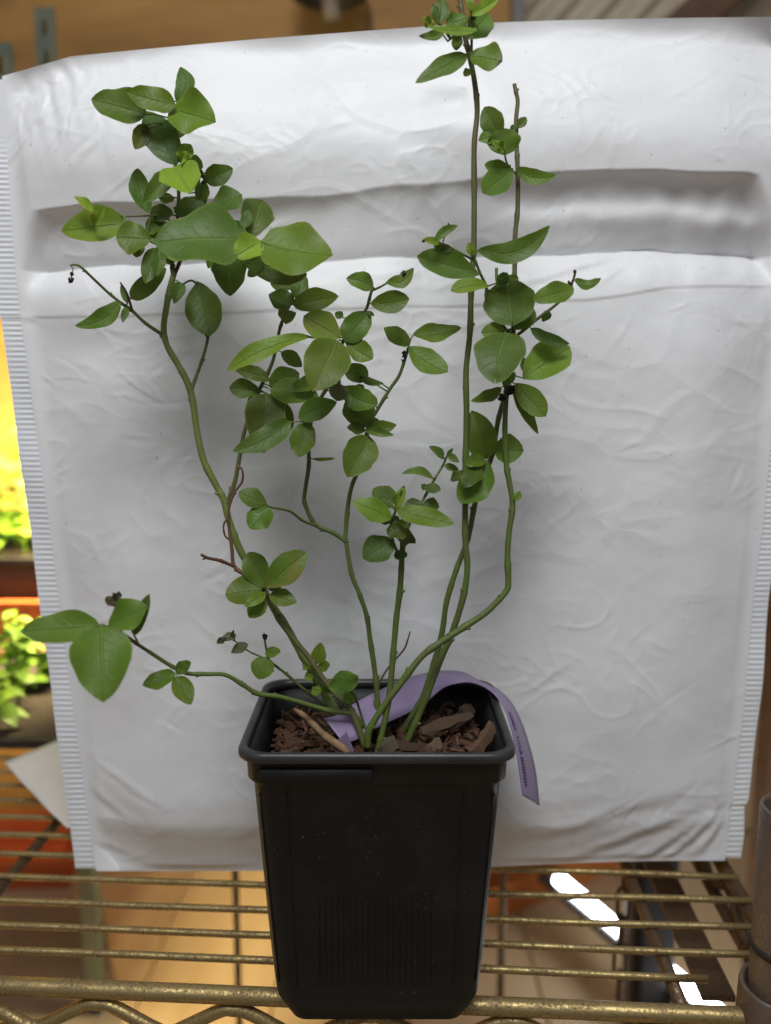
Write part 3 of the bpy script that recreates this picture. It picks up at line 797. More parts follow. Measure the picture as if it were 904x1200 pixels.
# ------------------------------------------------------------------ blueberry plant
plant = empty('blueberry_plant', (PX, PY, ZS), 'young blueberry bush with green canes growing in the black pot', 'plant')
GREEN = (0.098, 0.148, 0.022); PALE = (0.15, 0.20, 0.036); OLIVE = (0.108, 0.112, 0.028); BROWN = (0.12, 0.060, 0.030); DKGREEN = (0.08, 0.125, 0.026)
STEM = {}
def stem(key, pts, r0, r1, D, col, name='cane', buds=True, join=None, parent=None):
    """pts: photo positions along the cane; r0,r1 radii (mm); D: distances at both ends; join: cane it grows out of"""
    if join:
        s_ = STEM[join]; q = min(s_['px'], key=lambda e: (e[0] - pts[0][0]) ** 2 + (e[1] - pts[0][1]) ** 2)
        D = (q[2], D[1]) if len(D) == 2 else D
        if (q[0] - pts[0][0]) ** 2 + (q[1] - pts[0][1]) ** 2 > 1: pts = [(q[0], q[1])] + list(pts)
    n = len(pts)
    cum = [0]
    for a, b in zip(pts, pts[1:]): cum.append(cum[-1] + math.hypot(a[0] - b[0], a[1] - b[1]))
    P3 = [P(p[0], p[1], D[0] + (D[-1] - D[0]) * c / cum[-1] + (0.004 * math.sin(math.pi * c / cum[-1]) if not join else 0)) for p, c in zip(pts, cum)]
    cur = catmull(P3, 7)
    rnd = random.Random(hash(key) % 1000 if False else sum(ord(c) for c in key) * 7)
    N = len(cur); rad = []
    nodes = set(); i = rnd.randrange(5, 9)
    while i < N - 3: nodes.add(i); i += rnd.randrange(6, 17)
    for i in range(N):
        f = i / (N - 1); r = (r0 + (r1 - r0) * f) * 0.00086
        r *= 1 + 0.10 * noise.noise(cur[i] * 190)
        for m_ in nodes:
            if abs(i - m_) <= 1: r *= 1.16 if i == m_ else 1.06
        rad.append(r)
    vs, fs = tube(cur, rad, 10)
    if buds and r0 > 0.7:
        for k, m_ in enumerate(sorted(nodes)):
            t_ = (cur[min(m_ + 1, N - 1)] - cur[m_ - 1]).normalized(); side = t_.cross(FWD).normalized() * (1 if k % 2 else -1)
            side = (side + t_ * 0.9 + Vector((0, rnd.uniform(-.7, .3), 0))).normalized()
            b0 = cur[m_]; r = rad[m_]; g = rnd.uniform(0.25, 1.25)
            if rnd.random() < 0.3: continue
            tube([b0 + side * r * 0.3, b0 + side * (r + 0.0004 * g), b0 + side * (r + 0.0012 * g)], [r * 0.55, r * 0.48, r * 0.12], 6, vs, fs)
    o = mk(name, vs, fs, M_stem, plant if parent is None else parent)
    o.color = (*col, 1)
    STEM[key] = dict(o=o, px=[(*pxof(p), p.y, p) for p in cur], r=rad)
    return o

stem('main', [(402, 852), (390, 828), (373, 800), (355, 769), (335, 733), (320, 711), (307, 688), (292, 664), (278, 637), (268, 608), (262, 585), (254, 570), (239, 540), (231, 505), (226, 470), (220, 449), (208, 426), (196, 405), (192, 385), (195, 361), (199, 339), (203, 324)], 2.0, 1.5, (0.352, 0.372), PALE)
stem('main_up', [(203, 324), (202, 308), (205, 285), (208, 260), (209.5, 235), (209, 215), (206, 195), (200, 165), (198, 138), (203, 120)], 1.15, 0.6, (0.372, 0.366), OLIVE, join='main')
stem('main_up2', [(204, 322), (212, 304), (219, 280), (232, 252), (242, 230), (238, 205), (228, 190)], 1.2, 0.6, (0.372, 0.378), BROWN, join='main')
stem('up2_right', [(219, 280), (240, 292), (262, 296), (285, 288), (306, 284)], 0.7, 0.5, (0.378, 0.352), GREEN, name='twig', join='main_up2')
stem('left_twig', [(192, 393), (171, 379), (155, 364), (142, 355), (126, 342), (109, 326), (95, 313), (88, 310), (82, 311)], 1.0, 0.45, (0.37, 0.352), GREEN, name='twig', join='main')
stem('left_stub', [(155, 364), (151, 350), (147, 340), (141, 331)], 0.7, 0.35, (0.36, 0.352), BROWN, name='twig', join='left_twig', buds=False)
stem('dead_thread', [(83, 310), (85.5, 316), (84.5, 322)], 0.25, 0.2, (0.352, 0.352), BROWN, name='twig', join='left_twig', buds=False)
stem('leaf_stalk', [(206, 262), (190, 254), (173, 252.5), (150, 253.5), (122, 254), (110, 256)], 0.5, 0.35, (0.367, 0.352), GREEN, name='twig', join='main_up', buds=False)
stem('left_stalk2', [(205, 285), (194, 289), (182, 286), (172, 280)], 0.5, 0.35, (0.367, 0.356), GREEN, name='twig', join='main_up', buds=False)
stem('side_d', [(224, 458), (226, 452), (233, 433), (239, 415), (244, 392), (241, 360), (228, 330), (214, 333)], 1.15, 0.5, (0.37, 0.384), GREEN, join='main')
stem('brown_cane', [(428, 876), (413, 835), (395, 815), (377, 793), (364, 773), (346, 751), (329, 729), (315, 704), (309, 694), (306, 690)], 1.6, 1.1, (0.340, 0.348), OLIVE)
stem('brown_top', [(308, 692), (292, 677), (275, 664), (272, 644), (269, 622), (268, 604), (269, 593), (275, 577), (284, 564), (284, 551), (278, 545)], 1.05, 0.45, (0.348, 0.354), (0.15, 0.062, 0.035), join='brown_cane')
stem('brown_stub', [(275, 664), (258, 657), (244, 654), (236, 650)], 0.85, 0.7, (0.35, 0.338), (0.15, 0.062, 0.035), name='twig', join='brown_top')
stem('brown_curl', [(269, 632), (264, 628), (262, 618), (264, 611), (268, 608)], 0.5, 0.4, (0.35, 0.349), (0.15, 0.062, 0.035), name='twig', join='brown_top', buds=False)
stem('side_c', [(266, 590), (270, 580), (276, 562), (282, 529), (287, 504), (297, 475), (306, 453), (315, 435), (321, 419), (326, 395), (329, 382), (336, 364), (344, 352)], 1.25, 0.7, (0.37, 0.372), OLIVE, join='main')
stem('mid', [(446, 868), (443, 849), (442, 815), (439, 783), (434, 750), (430, 722), (421, 695), (412, 672), (406, 635), (405, 628), (408, 593), (413, 568), (422, 548), (428, 528), (430, 508), (435, 492), (442, 481), (457, 456), (468, 440), (475, 420), (479, 407)], 1.45, 0.75, (0.354, 0.366), GREEN)
stem('mid_left', [(405, 634), (390, 624), (373, 617), (365, 608), (357, 588), (358, 573), (362, 546), (362, 524), (364, 497), (370, 478), (381, 458), (391, 440), (398, 418), (403, 398), (415, 380), (429, 363), (435, 343), (438, 336)], 1.25, 0.65, (0.357, 0.356), DKGREEN, join='mid')
stem('mid_twig', [(373, 617), (355, 610), (340, 599), (321, 595), (314, 594)], 0.8, 0.5, (0.357, 0.345), GREEN, name='twig', join='mid_left')
stem('mid_tip', [(437, 340), (446, 336), (453, 332)], 0.6, 0.45, (0.356, 0.352), GREEN, name='twig', join='mid_left', buds=False)
stem('centre', [(442, 884), (446, 868), (453, 835), (458, 800), (462, 755), (465, 722), (469, 691), (471, 657), (472, 643), (474, 620), (475, 606)], 1.55, 1.3, (0.338, 0.344), GREEN)
stem('centre_l', [(470, 650), (464, 643), (458, 625), (459, 612), (464, 598), (468, 585), (471, 574)], 0.8, 0.5, (0.344, 0.336), GREEN, name='twig', join='centre', buds=False)
stem('centre_r', [(473, 632), (483, 608), (497, 584), (508, 564), (519, 546), (524, 535), (530, 527)], 0.85, 0.45, (0.344, 0.356), GREEN, name='twig', join='centre')
stem('tall', [(476, 872), (485, 852), (495, 829), (507, 798), (518, 769), (530, 742), (543, 700), (548, 665), (545.5, 633), (545.5, 591), (546, 537), (547, 484), (546.5, 435), (551, 390), (552.5, 339), (555.5, 287), (556, 225), (556, 170), (559.5, 130), (556, 93), (549.6, 62), (546, 46), (542, 18), (539.5, 0), (537, -18)], 1.75, 1.15, (0.352, 0.366), GREEN)
stem('tall_tip', [(556, 92), (554, 75), (553, 60), (553, 22), (551, -6)], 0.75, 0.5, (0.366, 0.360), GREEN, name='twig', join='tall')
stem('tall_side', [(525, 48), (537, 40), (546, 44)][::-1], 0.5, 0.4, (0.366, 0.36), GREEN, name='twig', join='tall', buds=False)
stem('second', [(466, 868), (478, 847), (495, 818), (507, 783), (518, 743), (524, 704), (536, 665), (544, 645), (551, 621), (557, 590), (567, 560), (577, 533), (584, 493), (590, 471), (595, 455), (598, 430), (600, 400), (597, 385)], 1.6, 1.1, (0.358, 0.368), GREEN)
stem('bent', [(431, 876), (433, 856), (449, 829), (472, 798), (495, 769), (518, 752), (541, 737), (567, 720), (582, 706), (594, 692), (596, 680), (595, 650), (597, 623), (601, 592), (597, 564), (594, 546), (592, 506), (593, 473), (595, 440), (601, 400), (603, 350), (603.5, 309), (604, 276), (607, 243), (607, 203), (606, 176), (605, 143), (607, 119), (605, 108), (603, 98)], 1.75, 0.95, (0.338, 0.366), GREEN)
stem('bent_right', [(601, 396), (610, 390), (627, 376), (653, 356), (666, 342), (672, 328), (675, 317)], 0.95, 0.5, (0.366, 0.352), OLIVE, name='twig', join='bent')
stem('bent_left', [(601, 396), (585, 375), (571, 352), (570, 336), (563, 320), (556, 303), (551, 292)], 0.9, 0.6, (0.366, 0.352), GREEN, name='twig', join='bent')
stem('bent_left2', [(557, 306), (545, 299), (530, 291), (512, 284)], 0.6, 0.4, (0.354, 0.346), PALE, name='twig', join='bent_left', buds=False)
stem('bent_stub', [(590, 340), (583, 330), (582, 314)], 0.7, 0.75, (0.36, 0.358), GREEN, name='twig', join='bent_left', buds=False)
stem('bent_stalk', [(604.5, 203), (598, 196), (594, 190), (592, 182)], 0.5, 0.4, (0.366, 0.358), GREEN, name='twig', join='bent', buds=False)
stem('low_left', [(424, 852), (413, 837), (386, 833), (348, 822), (324, 816), (302, 813), (284, 802), (264, 791), (240, 790), (219, 789), (200, 780), (175, 764), (161, 755), (142, 742), (120, 733)], 1.25, 0.75, (0.345, 0.306), GREEN)
stem('low_petiole', [(163, 756), (160, 750), (157, 744)], 0.5, 0.4, (0.31, 0.306), GREEN, name='twig', join='low_left', buds=False)
stem('thin_left', [(394, 842), (382, 828), (360, 811), (337, 791), (317, 775), (313, 764), (310, 748)], 0.85, 0.5, (0.358, 0.352), GREEN)
stem('thin_left2', [(317, 774), (295, 765), (283, 757), (273, 750), (262, 748)], 0.4, 0.3, (0.352, 0.346), GREEN, name='twig', join='thin_left', buds=False)
stem('round_stalk', [(432, 862), (429, 855), (421, 830), (415, 813), (407, 809)], 0.8, 0.5, (0.344, 0.340), GREEN)
stem('dead_twig', [(440, 836), (443, 806), (455, 783), (473, 762), (478, 750), (481, 740)], 0.65, 0.35, (0.362, 0.368), (0.16, 0.07, 0.04))

for k_ in ('tall', 'bent'): STEM[k_]['o']['woody'] = 1.0
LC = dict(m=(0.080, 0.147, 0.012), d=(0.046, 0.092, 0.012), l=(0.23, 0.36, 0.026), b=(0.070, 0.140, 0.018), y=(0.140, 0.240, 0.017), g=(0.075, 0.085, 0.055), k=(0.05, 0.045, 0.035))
lrnd = random.Random(11)
def leaf(par, bx, by, tx, ty, wpx, col='m', z=4, shape='e', curl=None, fold=None, bend=0.0, tilt=None, brown=0.0, notch=0.0, red=0.0, droop=0.0, zb=None, wav=None):
    s_ = STEM[par]
    q = min(s_['px'], key=lambda e: (e[0] - bx) ** 2 + (e[1] - by) ** 2)
    sl = 0.00042 * (ty - by) * q[2] / 0.36 * 0.36 * lrnd.uniform(0.4, 1.3); sl = max(-0.012, min(0.016, sl))
    Db = q[2] - 0.0012 - z * 0.0005; Dt = q[2] - 0.0012 - z * 0.0009 - sl
    B = P(bx, by, Db); T = P(tx, ty, Dt)
    ax = T - B; L = ax.length; a = ax / L
    mid = (B + T) / 2; tc = (EYE - mid).normalized()
    k = lrnd.uniform(0.15, 0.75) if tilt is None else tilt
    n0 = (tc - a * tc.dot(a)).normalized()
    nn = n0 + Vector((0, 0, k)) + Vector((lrnd.uniform(-.18, .18), 0, 0)); nn = (nn - a * nn.dot(a)).normalized()
    wv = a.cross(nn).normalized()
    depth = (mid - EYE).dot(FWD)
    vis = wv - tc * wv.dot(tc)
    fold = lrnd.uniform(0.14, 0.42) if fold is None else fold + 0.06
    hw = 0.5 * wpx / F * depth / max(0.45, vis.length) / math.cos(fold) * 1.12
    curl = lrnd.uniform(-0.04, 0.10) if curl is None else curl
    wav = lrnd.uniform(0.03, 0.12) if wav is None else wav
    ph = lrnd.uniform(0, 6)
    vs, uv, fs = [], [], []
    nL, nW = 16, 4
    bl = a.cross(n0).normalized()
    for i in range(nL + 1):
        t = i / nL
        if shape == 'e': pr = (math.sin(math.pi * t ** 0.90)) ** 0.66 * (1 - 0.14 * t ** 3)
        elif shape == 'r': pr = (math.sin(math.pi * t ** 0.93)) ** 0.57 * (1 - 0.10 * t ** 3)
        elif shape == 'o': pr = (math.sin(math.pi * t ** 1.18)) ** 0.62        # blunt, widest past the middle
        elif shape == 'v': pr = (math.sin(math.pi * t ** 0.74)) ** 0.68         # egg shaped, widest near base
        else: pr = (math.sin(math.pi * t)) ** 0.95
        pr *= 1 + 0.07 * noise.noise(Vector((t * 4.5, ph * 3, 0)))
        if i == 0 or i == nL: pr = 0.02
        c0 = B + ax * t + n0 * (curl * L * 4 * t * (1 - t)) + bl * (bend * L * 4 * t * (1 - t)) + Vector((0, 0, -droop * L * t * t * t))
        f2 = fold * (1 - 0.35 * t)
        for j in range(-nW, nW + 1):
            x = j / nW
            h = hw * pr * (1 + 0.05 * noise.noise(Vector((t * 7, ph + (5 if x > 0 else 0), 1))))
            off = wv * (x * h * math.cos(f2)) + nn * (abs(x) ** 1.25 * h * math.sin(f2) + wav * h * math.sin(t * 9 + ph + (2 if x > 0 else 0)) * x * x * 1.8)
            base = c0
            if notch and t > 0.8:
                base = c0 - ax * (notch * (t - 0.8) / 0.2 * (1 - abs(x)) ** 1.0)
            vs.append(base + off); uv.append((t, 0.5 + 0.5 * x))
    W_ = 2 * nW + 1
    for i in range(nL):
        for j in range(W_ - 1):
            fs.append((i * W_ + j, i * W_ + j + 1, (i + 1) * W_ + j + 1, (i + 1) * W_ + j))
    # petiole and the start of the midrib
    p3 = q[3]; r = max(0.00028, min(0.0005, L * 0.012))
    pts = [p3 + (B - p3) * 0.0, p3 + (B - p3) * 0.55 + Vector((0, 0, 0.0006)), B + a * (0.02 * L), vs[3 * W_ + nW] - nn * r * 0.3, vs[8 * W_ + nW] - nn * r * 0.5]
    n_before = len(vs)
    tube(pts, [r * 1.25, r, r, r * 0.8, r * 0.25], 5, vs, fs)
    uv += [(0.2, 0.5)] * (len(vs) - n_before)
    o = mk('leaf', vs, fs, M_leaf, s_['o'], uv=uv)
    c = LC[col]; j = lrnd.uniform(0.74, 1.30); hsh = lrnd.uniform(-0.010, 0.022)
    if not brown and lrnd.random() < 0.16 and shape != 'r': brown = lrnd.uniform(0.015, 0.05)
    if not red and lrnd.random() < 0.2: red = lrnd.uniform(0.04, 0.14)
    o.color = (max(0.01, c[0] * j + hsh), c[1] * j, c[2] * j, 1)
    if brown: o['brown'] = float(brown)
    if red: o['red'] = float(red)
    return o

# --- upper left cluster
A = [('main_up', 172, 134, 107, 116, 35, 'm', 8, dict(shape='v', tilt=.5)), ('main_up', 206, 124, 149, 108, 27, 'y', 14, dict(tilt=.5, fold=.12)),
 ('main_up', 208, 120, 212, 78, 20, 'b', 4, dict(bend=.16, curl=.1)), ('main_up', 201, 128, 253, 143, 42, 'y', 8, dict(fold=.35, wav=.14, brown=.02)),
 ('main_up', 207, 194, 172, 130, 36, 'd', 10, dict(tilt=.1, fold=.1)), ('main_up', 171, 146, 158.5, 175, 18, 'd', 2, {}),
 ('main_up', 203, 196, 224, 226, 42, 'l', 16, dict(shape='v', fold=.3, tilt=.9)), ('main_up', 210, 190, 224, 169, 17, 'l', 9, dict(shape='r', wav=.35, curl=.2)), ('main_up', 211, 186, 220, 178, 11, 'l', 12, dict(shape='r', wav=.4, curl=.25)),
 ('main_up2', 213, 189, 238, 196, 19, 'd', 0, dict(shape='o')), ('main_up', 174, 249, 161, 197, 22, 'b', 3, dict(bend=-.06)),
 ('main_up', 202, 200, 168, 238, 20, 'b', 6, dict(fold=.35)), ('main_up', 176, 250, 203, 249, 18, 'd', 4, dict(shape='r')),
 ('main_up2', 246, 244, 204, 248, 23, 'd', 8, dict(shape='o')), ('main_up2', 241, 213, 273, 197, 22, 'd', 0, dict(shape='v')),
 ('main_up2', 248, 246, 284, 228, 24, 'd', 4, dict(shape='o')), ('up2_right', 292, 280, 307, 234, 35, 'd', -8, dict(shape='o', brown=.07, tilt=.05)),
 ('up2_right', 286, 281, 180, 284, 58, 'b', 18, dict(shape='v', tilt=.75, fold=.16, curl=.05, bend=.02)), ('up2_right', 306, 283, 275, 301, 28, 'l', 10, dict(shape='r', tilt=.6)),
 ('up2_right', 306, 283, 390, 299, 54, 'y', 12, dict(shape='v', tilt=.7, fold=.14, bend=.05)), ('up2_right', 284, 306, 360, 322, 32, 'd', -4, dict(shape='o', tilt=.1)),
 ('side_c', 350, 352, 352, 318, 20, 'd', 4, dict(shape='r')),
 ('up2_right', 268, 300, 270, 347, 35, 'd', -2, dict(shape='v', tilt=.0)), ('side_c', 343, 357, 315, 345, 22, 'd', 2, dict(shape='v')), ('side_c', 343, 357, 397, 347, 24, 'm', 8, dict(tilt=.3)),
 ('side_c', 337, 363, 335, 380, 19, 'd', 6, dict(shape='v')), ('side_d', 232, 330, 246, 394, 38, 'd', -2, dict(shape='o', tilt=.0)),
 ('leaf_stalk', 146, 262, 72, 271, 35, 'y', 4, dict(shape='v', tilt=.5)), ('leaf_stalk', 109, 250, 87, 230, 9, 'l', 8, dict(fold=.6, bend=.06)), ('leaf_stalk', 110, 264, 122, 243, 12, 'l', 10, dict(fold=.4)),
 ('leaf_stalk', 147, 258, 112, 262, 24, 'm', 1, dict(shape='o')), ('left_stalk2', 177, 280, 136, 278, 33, 'm', 7, dict(shape='o', tilt=.5)),
 ('left_stalk2', 184, 290, 170, 332, 20, 'b', 8, dict(tilt=.2)), ('left_stalk2', 187, 290, 184, 324, 15, 'b', 10, dict(fold=.4)), ('left_twig', 153, 350, 195, 314, 20, 'd', 2, dict(shape='v', tilt=.1)),
 ('left_twig', 142, 355, 88, 382, 18, 'm', 6, dict(bend=-.12, curl=.05, shape='v')), ('left_twig', 149, 359, 143.5, 378, 8, 'd', 3, {}), ('left_stub', 149, 355, 142, 333, 7, 'd', 2, {}),
 ('main_up', 198, 261, 173, 281, 22, 'm', 2, dict(shape='o')), ('main', 212, 331, 204, 356, 14, 'd', 2, dict(shape='v')), ('main_up', 194, 295, 214, 304, 12, 'l', 2, {}),
 ('main_up2', 234, 238, 240, 212, 15, 'd', 2, {}), ('main_up2', 264, 262, 250, 240, 14, 'm', 2, {}), ('main_up2', 236, 262, 222, 230, 22, 'd', -4, dict(shape='o')), ('up2_right', 262, 290, 288, 262, 26, 'd', -4, dict(shape='o')), ('main_up', 208, 300, 186, 268, 24, 'd', -2, dict(shape='o'))]
# --- centre clusters
A += [('mid_left', 364, 394, 266, 435, 19, 'y', 10, dict(shape='o', bend=.06, fold=.3, wav=.12, zb=4, brown=.01)), ('mid_left', 400, 396, 356, 370, 31, 'y', 8, dict(red=.5, shape='o')),
 ('mid_left', 396, 399, 366, 458, 48, 'm', 14, dict(shape='r', tilt=.35, red=.12)), ('mid_left', 403, 399, 433, 366, 29, 'm', 6, dict(shape='r')), ('mid_left', 406, 403, 437, 421, 22, 'm', 4, dict(shape='o')),
 ('mid_left', 402, 372, 393, 366, 9, 'd', 0, {}), ('mid_left', 430, 365, 439, 370, 5, 'd', 0, {}),
 ('side_c', 316, 446, 276, 434, 16, 'm', 8, dict(bend=.06)), ('side_c', 306, 459, 269, 454, 20, 'd', 2, dict(shape='o')), ('side_c', 316, 453, 351, 437, 28, 'b', 2, dict(shape='r')),
 ('side_c', 317, 457, 374, 466, 28, 'm', 8, dict(shape='e')), ('side_c', 312, 461, 309, 531, 43, 'd', 6, dict(shape='v', tilt=.0)), ('side_c', 318, 464, 341, 505, 24, 'd', 0, dict(shape='o', tilt=.0)),
 ('mid_left', 341, 494, 273, 529, 25, 'm', 12, dict(shape='v', bend=-.06)), ('mid_left', 350, 490, 395, 471, 24, 'b', 10, dict(shape='e', bend=-.03)), ('mid_left', 359, 496, 350, 536, 28, 'm', 8, dict(shape='r', tilt=.1)),
 ('mid_left', 367, 538, 393, 537, 4, 'm', 2, dict(fold=.5, bend=.05)), ('mid_left', 399, 450, 395, 470, 21, 'g', 4, dict(shape='r', red=.3)), ('mid_left', 396, 458, 398, 441, 5, 'm', 3, {}),
 ('mid_tip', 438, 338, 406, 326, 19, 'b', 5, dict(shape='e', fold=.35, bend=.08)), ('mid_tip', 453, 332, 485, 314, 15, 'm', 4, dict(bend=.18, brown=.08)), ('mid_left', 434, 356, 480, 350, 23, 'm', 6, dict(shape='o', bend=.04)),
 ('mid', 480, 405, 450, 384, 18, 'm', 4, dict(shape='e')), ('mid', 484, 392, 541, 384, 18, 'm', 6, dict(bend=.06)), ('mid', 479, 406, 525, 436, 25, 'm', 8, dict(shape='o', bend=.06)),
 ('mid', 432, 442, 403, 432, 21, 'd', 2, dict(shape='r')), ('mid', 421, 441, 450, 449, 8, 'd', 5, dict(bend=.1, brown=.05)), ('mid', 401, 453, 443, 474, 25, 'm', 9, dict(shape='o', bend=.10)),
 ('mid', 427, 501, 415, 461, 34, 'd', 2, dict(shape='r', tilt=.1)), ('mid', 430, 502, 465, 498, 15, 'm', 6, dict(bend=.05)), ('mid', 427, 504, 462, 510, 9, 'b', 9, dict(fold=.4)), ('mid', 428, 504, 407, 501, 13, 'd', 5, dict(shape='r')),
 ('mid', 434, 512, 407, 559, 35, 'm', 8, dict(shape='r', tilt=.3)),
 ('mid_twig', 313, 592, 280, 576, 20, 'm', 4, dict(shape='o')), ('mid_twig', 316, 595, 293, 620, 27, 'm', 7, dict(shape='r')),
 ('centre_l', 459, 607, 413, 587, 24, 'y', 8, dict(shape='e', brown=.03)), ('centre_l', 465, 599, 533, 614, 22, 'y', 12, dict(tilt=.6)), ('centre_l', 463, 594, 438, 572, 24, 'd', -3, dict(shape='r')),
 ('centre_l', 464, 598, 474, 569, 12, 'l', 5, dict(brown=.1)), ('centre_l', 462, 590, 468, 578, 8, 'l', 8, {}), ('centre', 473, 595, 498, 591, 16, 'd', -2, dict(shape='r')), ('centre_r', 496, 591, 515, 594, 15, 'd', -2, dict(shape='r')),
 ('centre_l', 462, 632, 426, 655, 30, 'd', 6, dict(shape='o')), ('centre_l', 455, 618, 476, 630, 18, 'd', 8, dict(shape='r', wav=.2)), ('centre', 467, 626, 487, 637, 15, 'g', 8, dict(wav=.5, shape='r', brown=.35)),
 ('centre', 462, 651, 478, 650, 11, 'd', 4, dict(shape='r')), ('centre_l', 459, 609, 445, 612, 9, 'd', 1, {}), ('centre_l', 456, 613, 468, 606, 11, 'd', 1, {}),
 ('centre_r', 508, 561, 471, 555, 9, 'b', 4, dict(bend=.16, brown=.04)), ('centre_r', 520, 538, 503, 523, 9, 'd', 4, dict(bend=.1)), ('centre_r', 496, 571, 517, 574, 11, 'd', 4, dict(shape='o')),
 ('centre_r', 521, 545, 538, 551, 8, 'd', 0, {}), ('centre_r', 526, 533, 538, 542, 8, 'm', 4, {}), ('centre_r', 524, 536, 531, 525, 5, 'd', 3, {}), ('centre_r', 499, 573, 494, 568, 7, 'd', 3, {})]
# --- right clusters
A += [('second', 571, 538, 553, 481, 32, 'm', 8, dict(shape='v', tilt=.1, bend=.03)), ('second', 573, 541, 540, 590, 34, 'm', 10, dict(shape='o', bend=-.06)), ('second', 562, 548, 543, 571, 20, 'd', 15, dict(shape='r', brown=.12)),
 ('second', 569, 540, 546, 545, 15, 'm', 13, dict(bend=.10)), ('second', 546, 553, 529, 564, 15, 'd', 6, dict(wav=.3)), ('second', 580, 528, 614, 528, 30, 'm', 8, dict(shape='r', brown=.05, tilt=.4)),
 ('bent', 604, 587, 610, 576, 8, 'y', 3, dict(shape='r')), ('bent', 588, 454, 552, 470, 13, 'm', 6, dict(bend=-.10)), ('bent', 604, 449, 640, 488, 25, 'm', 5, dict(shape='o')),
 ('bent', 601, 455, 631, 509, 12, 'b', 1, dict(fold=.4)), ('bent', 601, 382, 594, 326, 55, 'b', 14, dict(shape='r', notch=.16, tilt=.35, fold=.1)), ('bent', 595, 390, 580, 450, 54, 'b', 14, dict(shape='r', tilt=.35, notch=.12, fold=.1, bend=.04)),
 ('bent', 592, 388, 564, 390, 19, 'm', 6, dict(shape='r')), ('bent', 603, 386, 626, 362, 22, 'm', 6, dict(shape='o')), ('bent_left', 596, 330, 583, 324, 15, 'd', 2, dict(shape='r')), ('bent', 604, 334, 597, 322, 14, 'd', 2, dict(shape='r')),
 ('bent', 613, 444, 668, 406, 39, 'y', 6, dict(shape='o', tilt=.5)), ('bent_right', 622, 385, 668, 403, 13, 'd', 3, dict(bend=.08, brown=.03)), ('bent_right', 673, 338, 625, 351, 23, 'm', 8, dict(shape='r', wav=.12)),
 ('bent_right', 673, 328, 705, 326, 11, 'm', 5, dict(bend=.24)), ('bent_right', 645, 366, 636, 377, 9, 'd', 3, {}), ('bent_left', 559, 294, 645, 264, 24, 'm', 10, dict(bend=.17, shape='e', brown=.01)),
 ('bent_left', 562, 322, 489, 300, 28, 'm', 9, dict(shape='o', tilt=.4)), ('bent_left', 573, 335, 528, 341, 16, 'y', 9, dict(shape='o', bend=.06)), ('bent_left2', 510, 282, 537, 264, 10, 'm', 4, dict(bend=-.08, brown=.04)),
 ('bent_left2', 516, 284, 497, 280, 8, 'l', 5, dict(shape='r')), ('bent_left2', 530, 292, 508, 288, 9, 'd', 1, {}), ('bent_left', 553, 299, 550, 284, 9, 'l', 4, dict(shape='r')), ('bent_left', 555, 300, 556, 290, 6, 'l', 5, {}),
 ('bent', 590, 452, 604, 436, 12, 'm', 2, {})]
A += [('tall_tip', 547, 63, 487, 97, 20, 'b', 6, dict(shape='v', tilt=.6)), ('tall_tip', 551, 64, 589, 72, 26, 'm', 8, dict(shape='o', brown=.13)), ('tall', 553, 82, 544, 89, 10, 'd', 4, dict(shape='r')), ('tall_side', 537, 41, 535, 59, 12, 'm', 4, dict(shape='r')),
 ('tall_side', 521, 36, 491, 42, 10, 'b', 4, dict(bend=-.1, brown=.22)), ('tall_side', 516, 28, 518, -2, 18, 'd', 4, dict(shape='r')), ('tall_tip', 560, 35, 502, 31, 9, 'l', 12, dict(bend=-.04)), ('tall_tip', 548, 46, 573, 16, 28, 'b', 2, dict(shape='o')),
 ('tall_tip', 553, 18, 585, -2, 12, 'l', 8, dict(tilt=.5)), ('tall_side', 523, 30, 548, 20, 16, 'b', 6, dict(wav=.2, shape='o')), ('tall_tip', 551, 14, 551, -8, 8, 'l', 8, {}), ('tall_side', 509, 30, 495, 21, 10, 'l', 7, dict(wav=.4)), ('tall_side', 514, 28, 507, 4, 9, 'd', 2, {}), ('tall_side', 524, 30, 531, 14, 7, 'd', 2, dict(brown=.3)),
 ('bent_stalk', 586, 160, 568, 125, 25, 'm', 4, dict(shape='r', tilt=.2)), ('bent_stalk', 583, 157, 561, 165, 15, 'm', 2, dict(brown=.05)), ('bent_stalk', 592, 182, 591, 150, 34, 'm', 8, dict(shape='r', red=.0)), ('bent_stalk', 592, 176, 576, 164, 9, 'l', 11, dict(wav=.3)), ('bent_stalk', 602, 199, 566, 226, 28, 'm', 9, dict(shape='o', brown=.06)),
 ('bent_stalk', 599, 195, 568, 193, 14, 'm', 6, dict(shape='o', bend=-.08)), ('bent', 605, 197, 652, 205, 16, 'm', 6, dict(bend=.14)), ('bent', 607, 150, 617, 137, 10, 'd', 2, {}), ('bent', 604, 146, 599, 156, 7, 'd', 1, {})]
